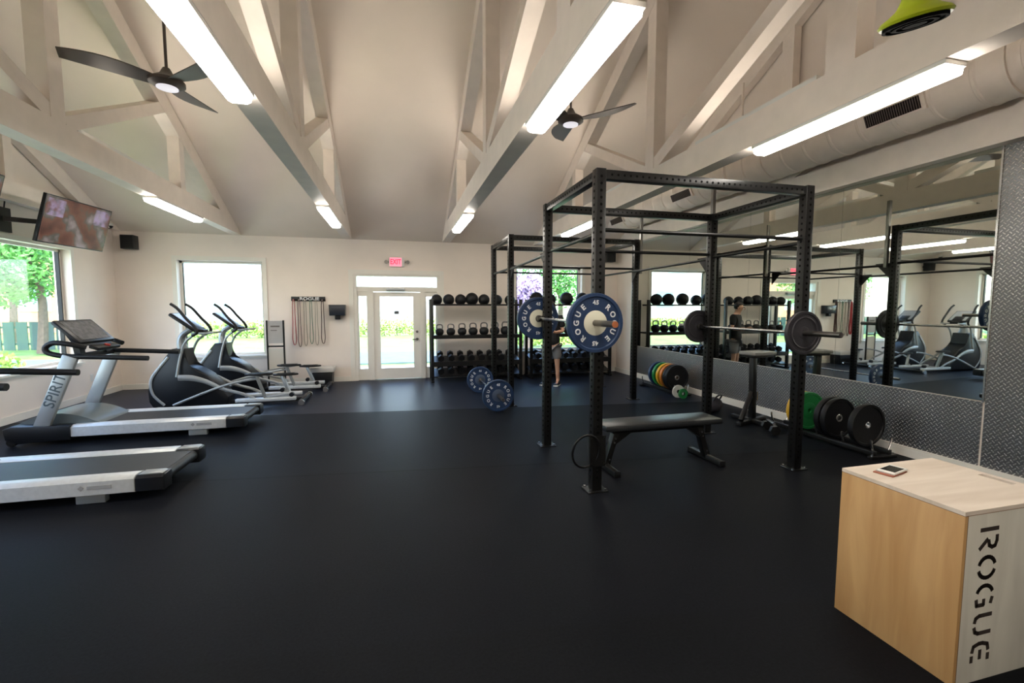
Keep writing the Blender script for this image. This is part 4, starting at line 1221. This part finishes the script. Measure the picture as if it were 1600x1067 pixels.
    for s in (-1, 1):
        m = MB(); m.prism([(.06, 0), (.06, .07), (-.0, .10), (-.09, .06), (-.19, .045), (-.20, 0)], s * .14 - .042, s * .14 + .042, 'x', bev=.014)
        sh = m.build('shoe', BLACKP, t)
        MB().bb(s * .14 - .046, s * .14 + .046, -.205, .065, 0, .02, bev=.006).build('shoe_sole', WHITE, sh)
    return t
person(2.97, 8.45, R(-35))

# ------------------------------------------------------------------ outdoors
def leaves(m, c, rad, n, size, mi=0, seed=0, squash=1.0):
    rnd = random.Random(seed)
    for _ in range(n):
        v = Vector((rnd.gauss(0, 1), rnd.gauss(0, 1), rnd.gauss(0, 1))).normalized() * (rnd.random() ** .4)
        p = Vector(c) + Vector((v.x * rad[0], v.y * rad[1], v.z * rad[2]))
        a = Vector((rnd.gauss(0, 1), rnd.gauss(0, 1), rnd.gauss(0, 1))).normalized(); b = a.orthogonal().normalized()
        s_ = size * (.6 + rnd.random() * .8)
        vs = [m.bm.verts.new(p + a * s_), m.bm.verts.new(p + b * s_ * .5), m.bm.verts.new(p - a * s_), m.bm.verts.new(p - b * s_ * .5)]
        f = m.bm.faces.new(vs); f.material_index = mi
def tree(x, y, H, r, label, seed, lm=None, n=5200, group='trees outside'):
    t = thing('tree', label, 'tree', (x, y, -.08), 0, group)
    m = MB().tube([(0, 0, 0), (.08, .05, H * .3), (-.05, 0, H * .55), (.05, .05, H * .8)], [.16, .12, .09, .04], smooth=3)
    for a in range(5): m.tube([(0, 0, H * .4), (math.cos(a * 1.26) * r * .5, math.sin(a * 1.26) * r * .5, H * .62)], [.06, .02], smooth=1)
    m.build('trunk', BARK, t)
    m = MB()
    rnd = random.Random(seed)
    for k in range(9):
        leaves(m, ((rnd.random() - .5) * r * 1.1, (rnd.random() - .5) * r * 1.1, H * (.45 + .45 * rnd.random())), (r * .6, r * .6, H * .2), n // 5, .085, seed=seed * 31 + k)
    m.build('foliage', lm or LEAFA, t, smooth=False)
def hedge(x0, x1, y0, y1, h, label, seed, lm=None):
    t = thing('hedge', label, 'hedge', ((x0 + x1) / 2, (y0 + y1) / 2, -.08), 0, 'hedges outside')
    m = MB(); L = max(x1 - x0, y1 - y0); k = max(3, int(L / .7))
    for i in range(k):
        u = (i + .5) / k - .5
        leaves(m, (u * (x1 - x0), u * (y1 - y0) if y1 - y0 > x1 - x0 else 0, h * .5), (.62 if x1 - x0 > y1 - y0 else (x1 - x0) / 2, .5, h * .55), 380, .075, seed=seed * 17 + i)
    m.build('foliage', lm or LEAFB, t, smooth=False)
    m = MB()
    for i in range(k):
        u = (i + .5) / k - .5; m.cyl((u * (x1 - x0), u * (y1 - y0) if y1 - y0 > x1 - x0 else 0, 0), (u * (x1 - x0), u * (y1 - y0) if y1 - y0 > x1 - x0 else 0, h * .5), .03, seg=6)
    m.build('stems', BARK, t)
struct(MB().bb(-60, 60, -30, 70, -.30, -.12).build('ground', GRASS), 'lawn outside')
struct(MB().bb(-7.2, 30, 10.13, 12.6, -.119, -.06).build('pavement', CONC), 'pale pavement behind the back wall')
struct(MB().bb(-50, 40, 13.6, 17.0, -.119, -.08).build('street', ASPH), 'road behind the building')
struct(MB().bb(-11.5, -7.4, -20, 12.6, -.119, -.07).build('side_path', CONC), 'pale path outside the left wall')
struct(MB().bb(-19, -12.5, -20, 12.6, -.119, -.075).build('side_road', ASPH), 'road outside the left wall')
hedge(-14, -5.4, 26.5, 27.5, .95, 'green hedge across the road behind the back left window', 1)
hedge(-4.0, 4.6, 26.5, 27.5, 1.05, 'yellow green hedge across the road opposite the entrance', 2)
hedge(3.4, 9.5, 17.6, 18.6, .62, 'yellow green hedge seen through the back right window', 3)
tree(7.6, 20.5, 5.6, 2.5, 'leafy green tree beyond the back right window', 5)
tree(4.9, 16.9, 2.9, .75, 'small purple flowering tree close to the back right window', 6, LEAFP, 3000)
def building(x0, x1, y0, y1, h, label, m_, wins, faces='y'):
    t = thing('building', label, 'building', ((x0 + x1) / 2, (y0 + y1) / 2, -.1), 0, 'buildings outside')
    a, b = (x1 - x0) / 2, (y1 - y0) / 2
    MB().bb(-a, a, -b, b, 0, h).build('walls', m_, t)
    MB().bb(-a - .3, a + .3, -b - .3, b + .3, h, h + .3).build('roof', TRIM, t)
    for (u, z, w_, hh) in wins:
        if faces == 'y': m = MB().bb(u - w_ / 2, u + w_ / 2, -b - .04, -b + .02, z, z + hh)
        else: m = MB().bb(a - .02, a + .04, u - w_ / 2, u + w_ / 2, z, z + hh)
        wf = m.build('window', TRIM, t)
        if faces == 'y': m = MB().bb(u - w_ / 2 + .08, u + w_ / 2 - .08, -b - .05, -b - .04, z + .08, z + hh - .08)
        else: m = MB().bb(a + .04, a + .05, u - w_ / 2 + .08, u + w_ / 2 - .08, z + .08, z + hh - .08)
        m.build('pane', OUTGL, wf)
    return t
building(-15.5, 7.8, 34, 40, 8, 'long white building across the road behind the entrance', STUCCO, [(-9.2, 4.4, 2.1, 1.6), (-5.6, 4.4, 2.1, 1.6), (-8.0, 1.5, 1.8, 1.6), (8.8, 6.0, 1.6, 1.4)])
building(-28, -16.4, 35, 41, 6.2, 'orange tan house left of the white building across the road', BRICKO, [(-4.0, 1.4, 1.7, 1.7), (0, 1.4, 1.7, 1.7), (3.4, 1.4, 1.4, 1.7)])
building(-34, -26, 0, 20, 4.6, 'tan house across the road outside the left window', mat('tan_render', (.58, .40, .20), .8), [(7.0, 1.2, 1.8, 1.6), (1.0, 1.2, 1.8, 1.6), (-5, 1.2, 1.8, 1.6)], 'x')
m = MB()
for k in range(24): m.bb(-20.6 + k * .42, -20.6 + k * .42 + .34, 21.5, 21.54, 0, 1.1)
m.bb(-20.6, -10.55, 21.54, 21.6, .2, .28).bb(-20.6, -10.55, 21.54, 21.6, .85, .93)
f_ = m.build('fence', DKFENCE); f_.location = (0, 0, -.12); tag(f_, 'dark board fence in front of the orange tan house outside the left window', 'fence')
tree(-12.2, 19.4, 6.0, 2.0, 'big green tree outside the left window, in front of the fence', 11)
tree(-16.9, 25.2, 6.3, 2.1, 'green tree outside the left window behind the fence', 12)
hedge(-13.5, -9.0, 12.9, 13.5, .55, 'low bright hedge along the kerb outside the left window', 9)
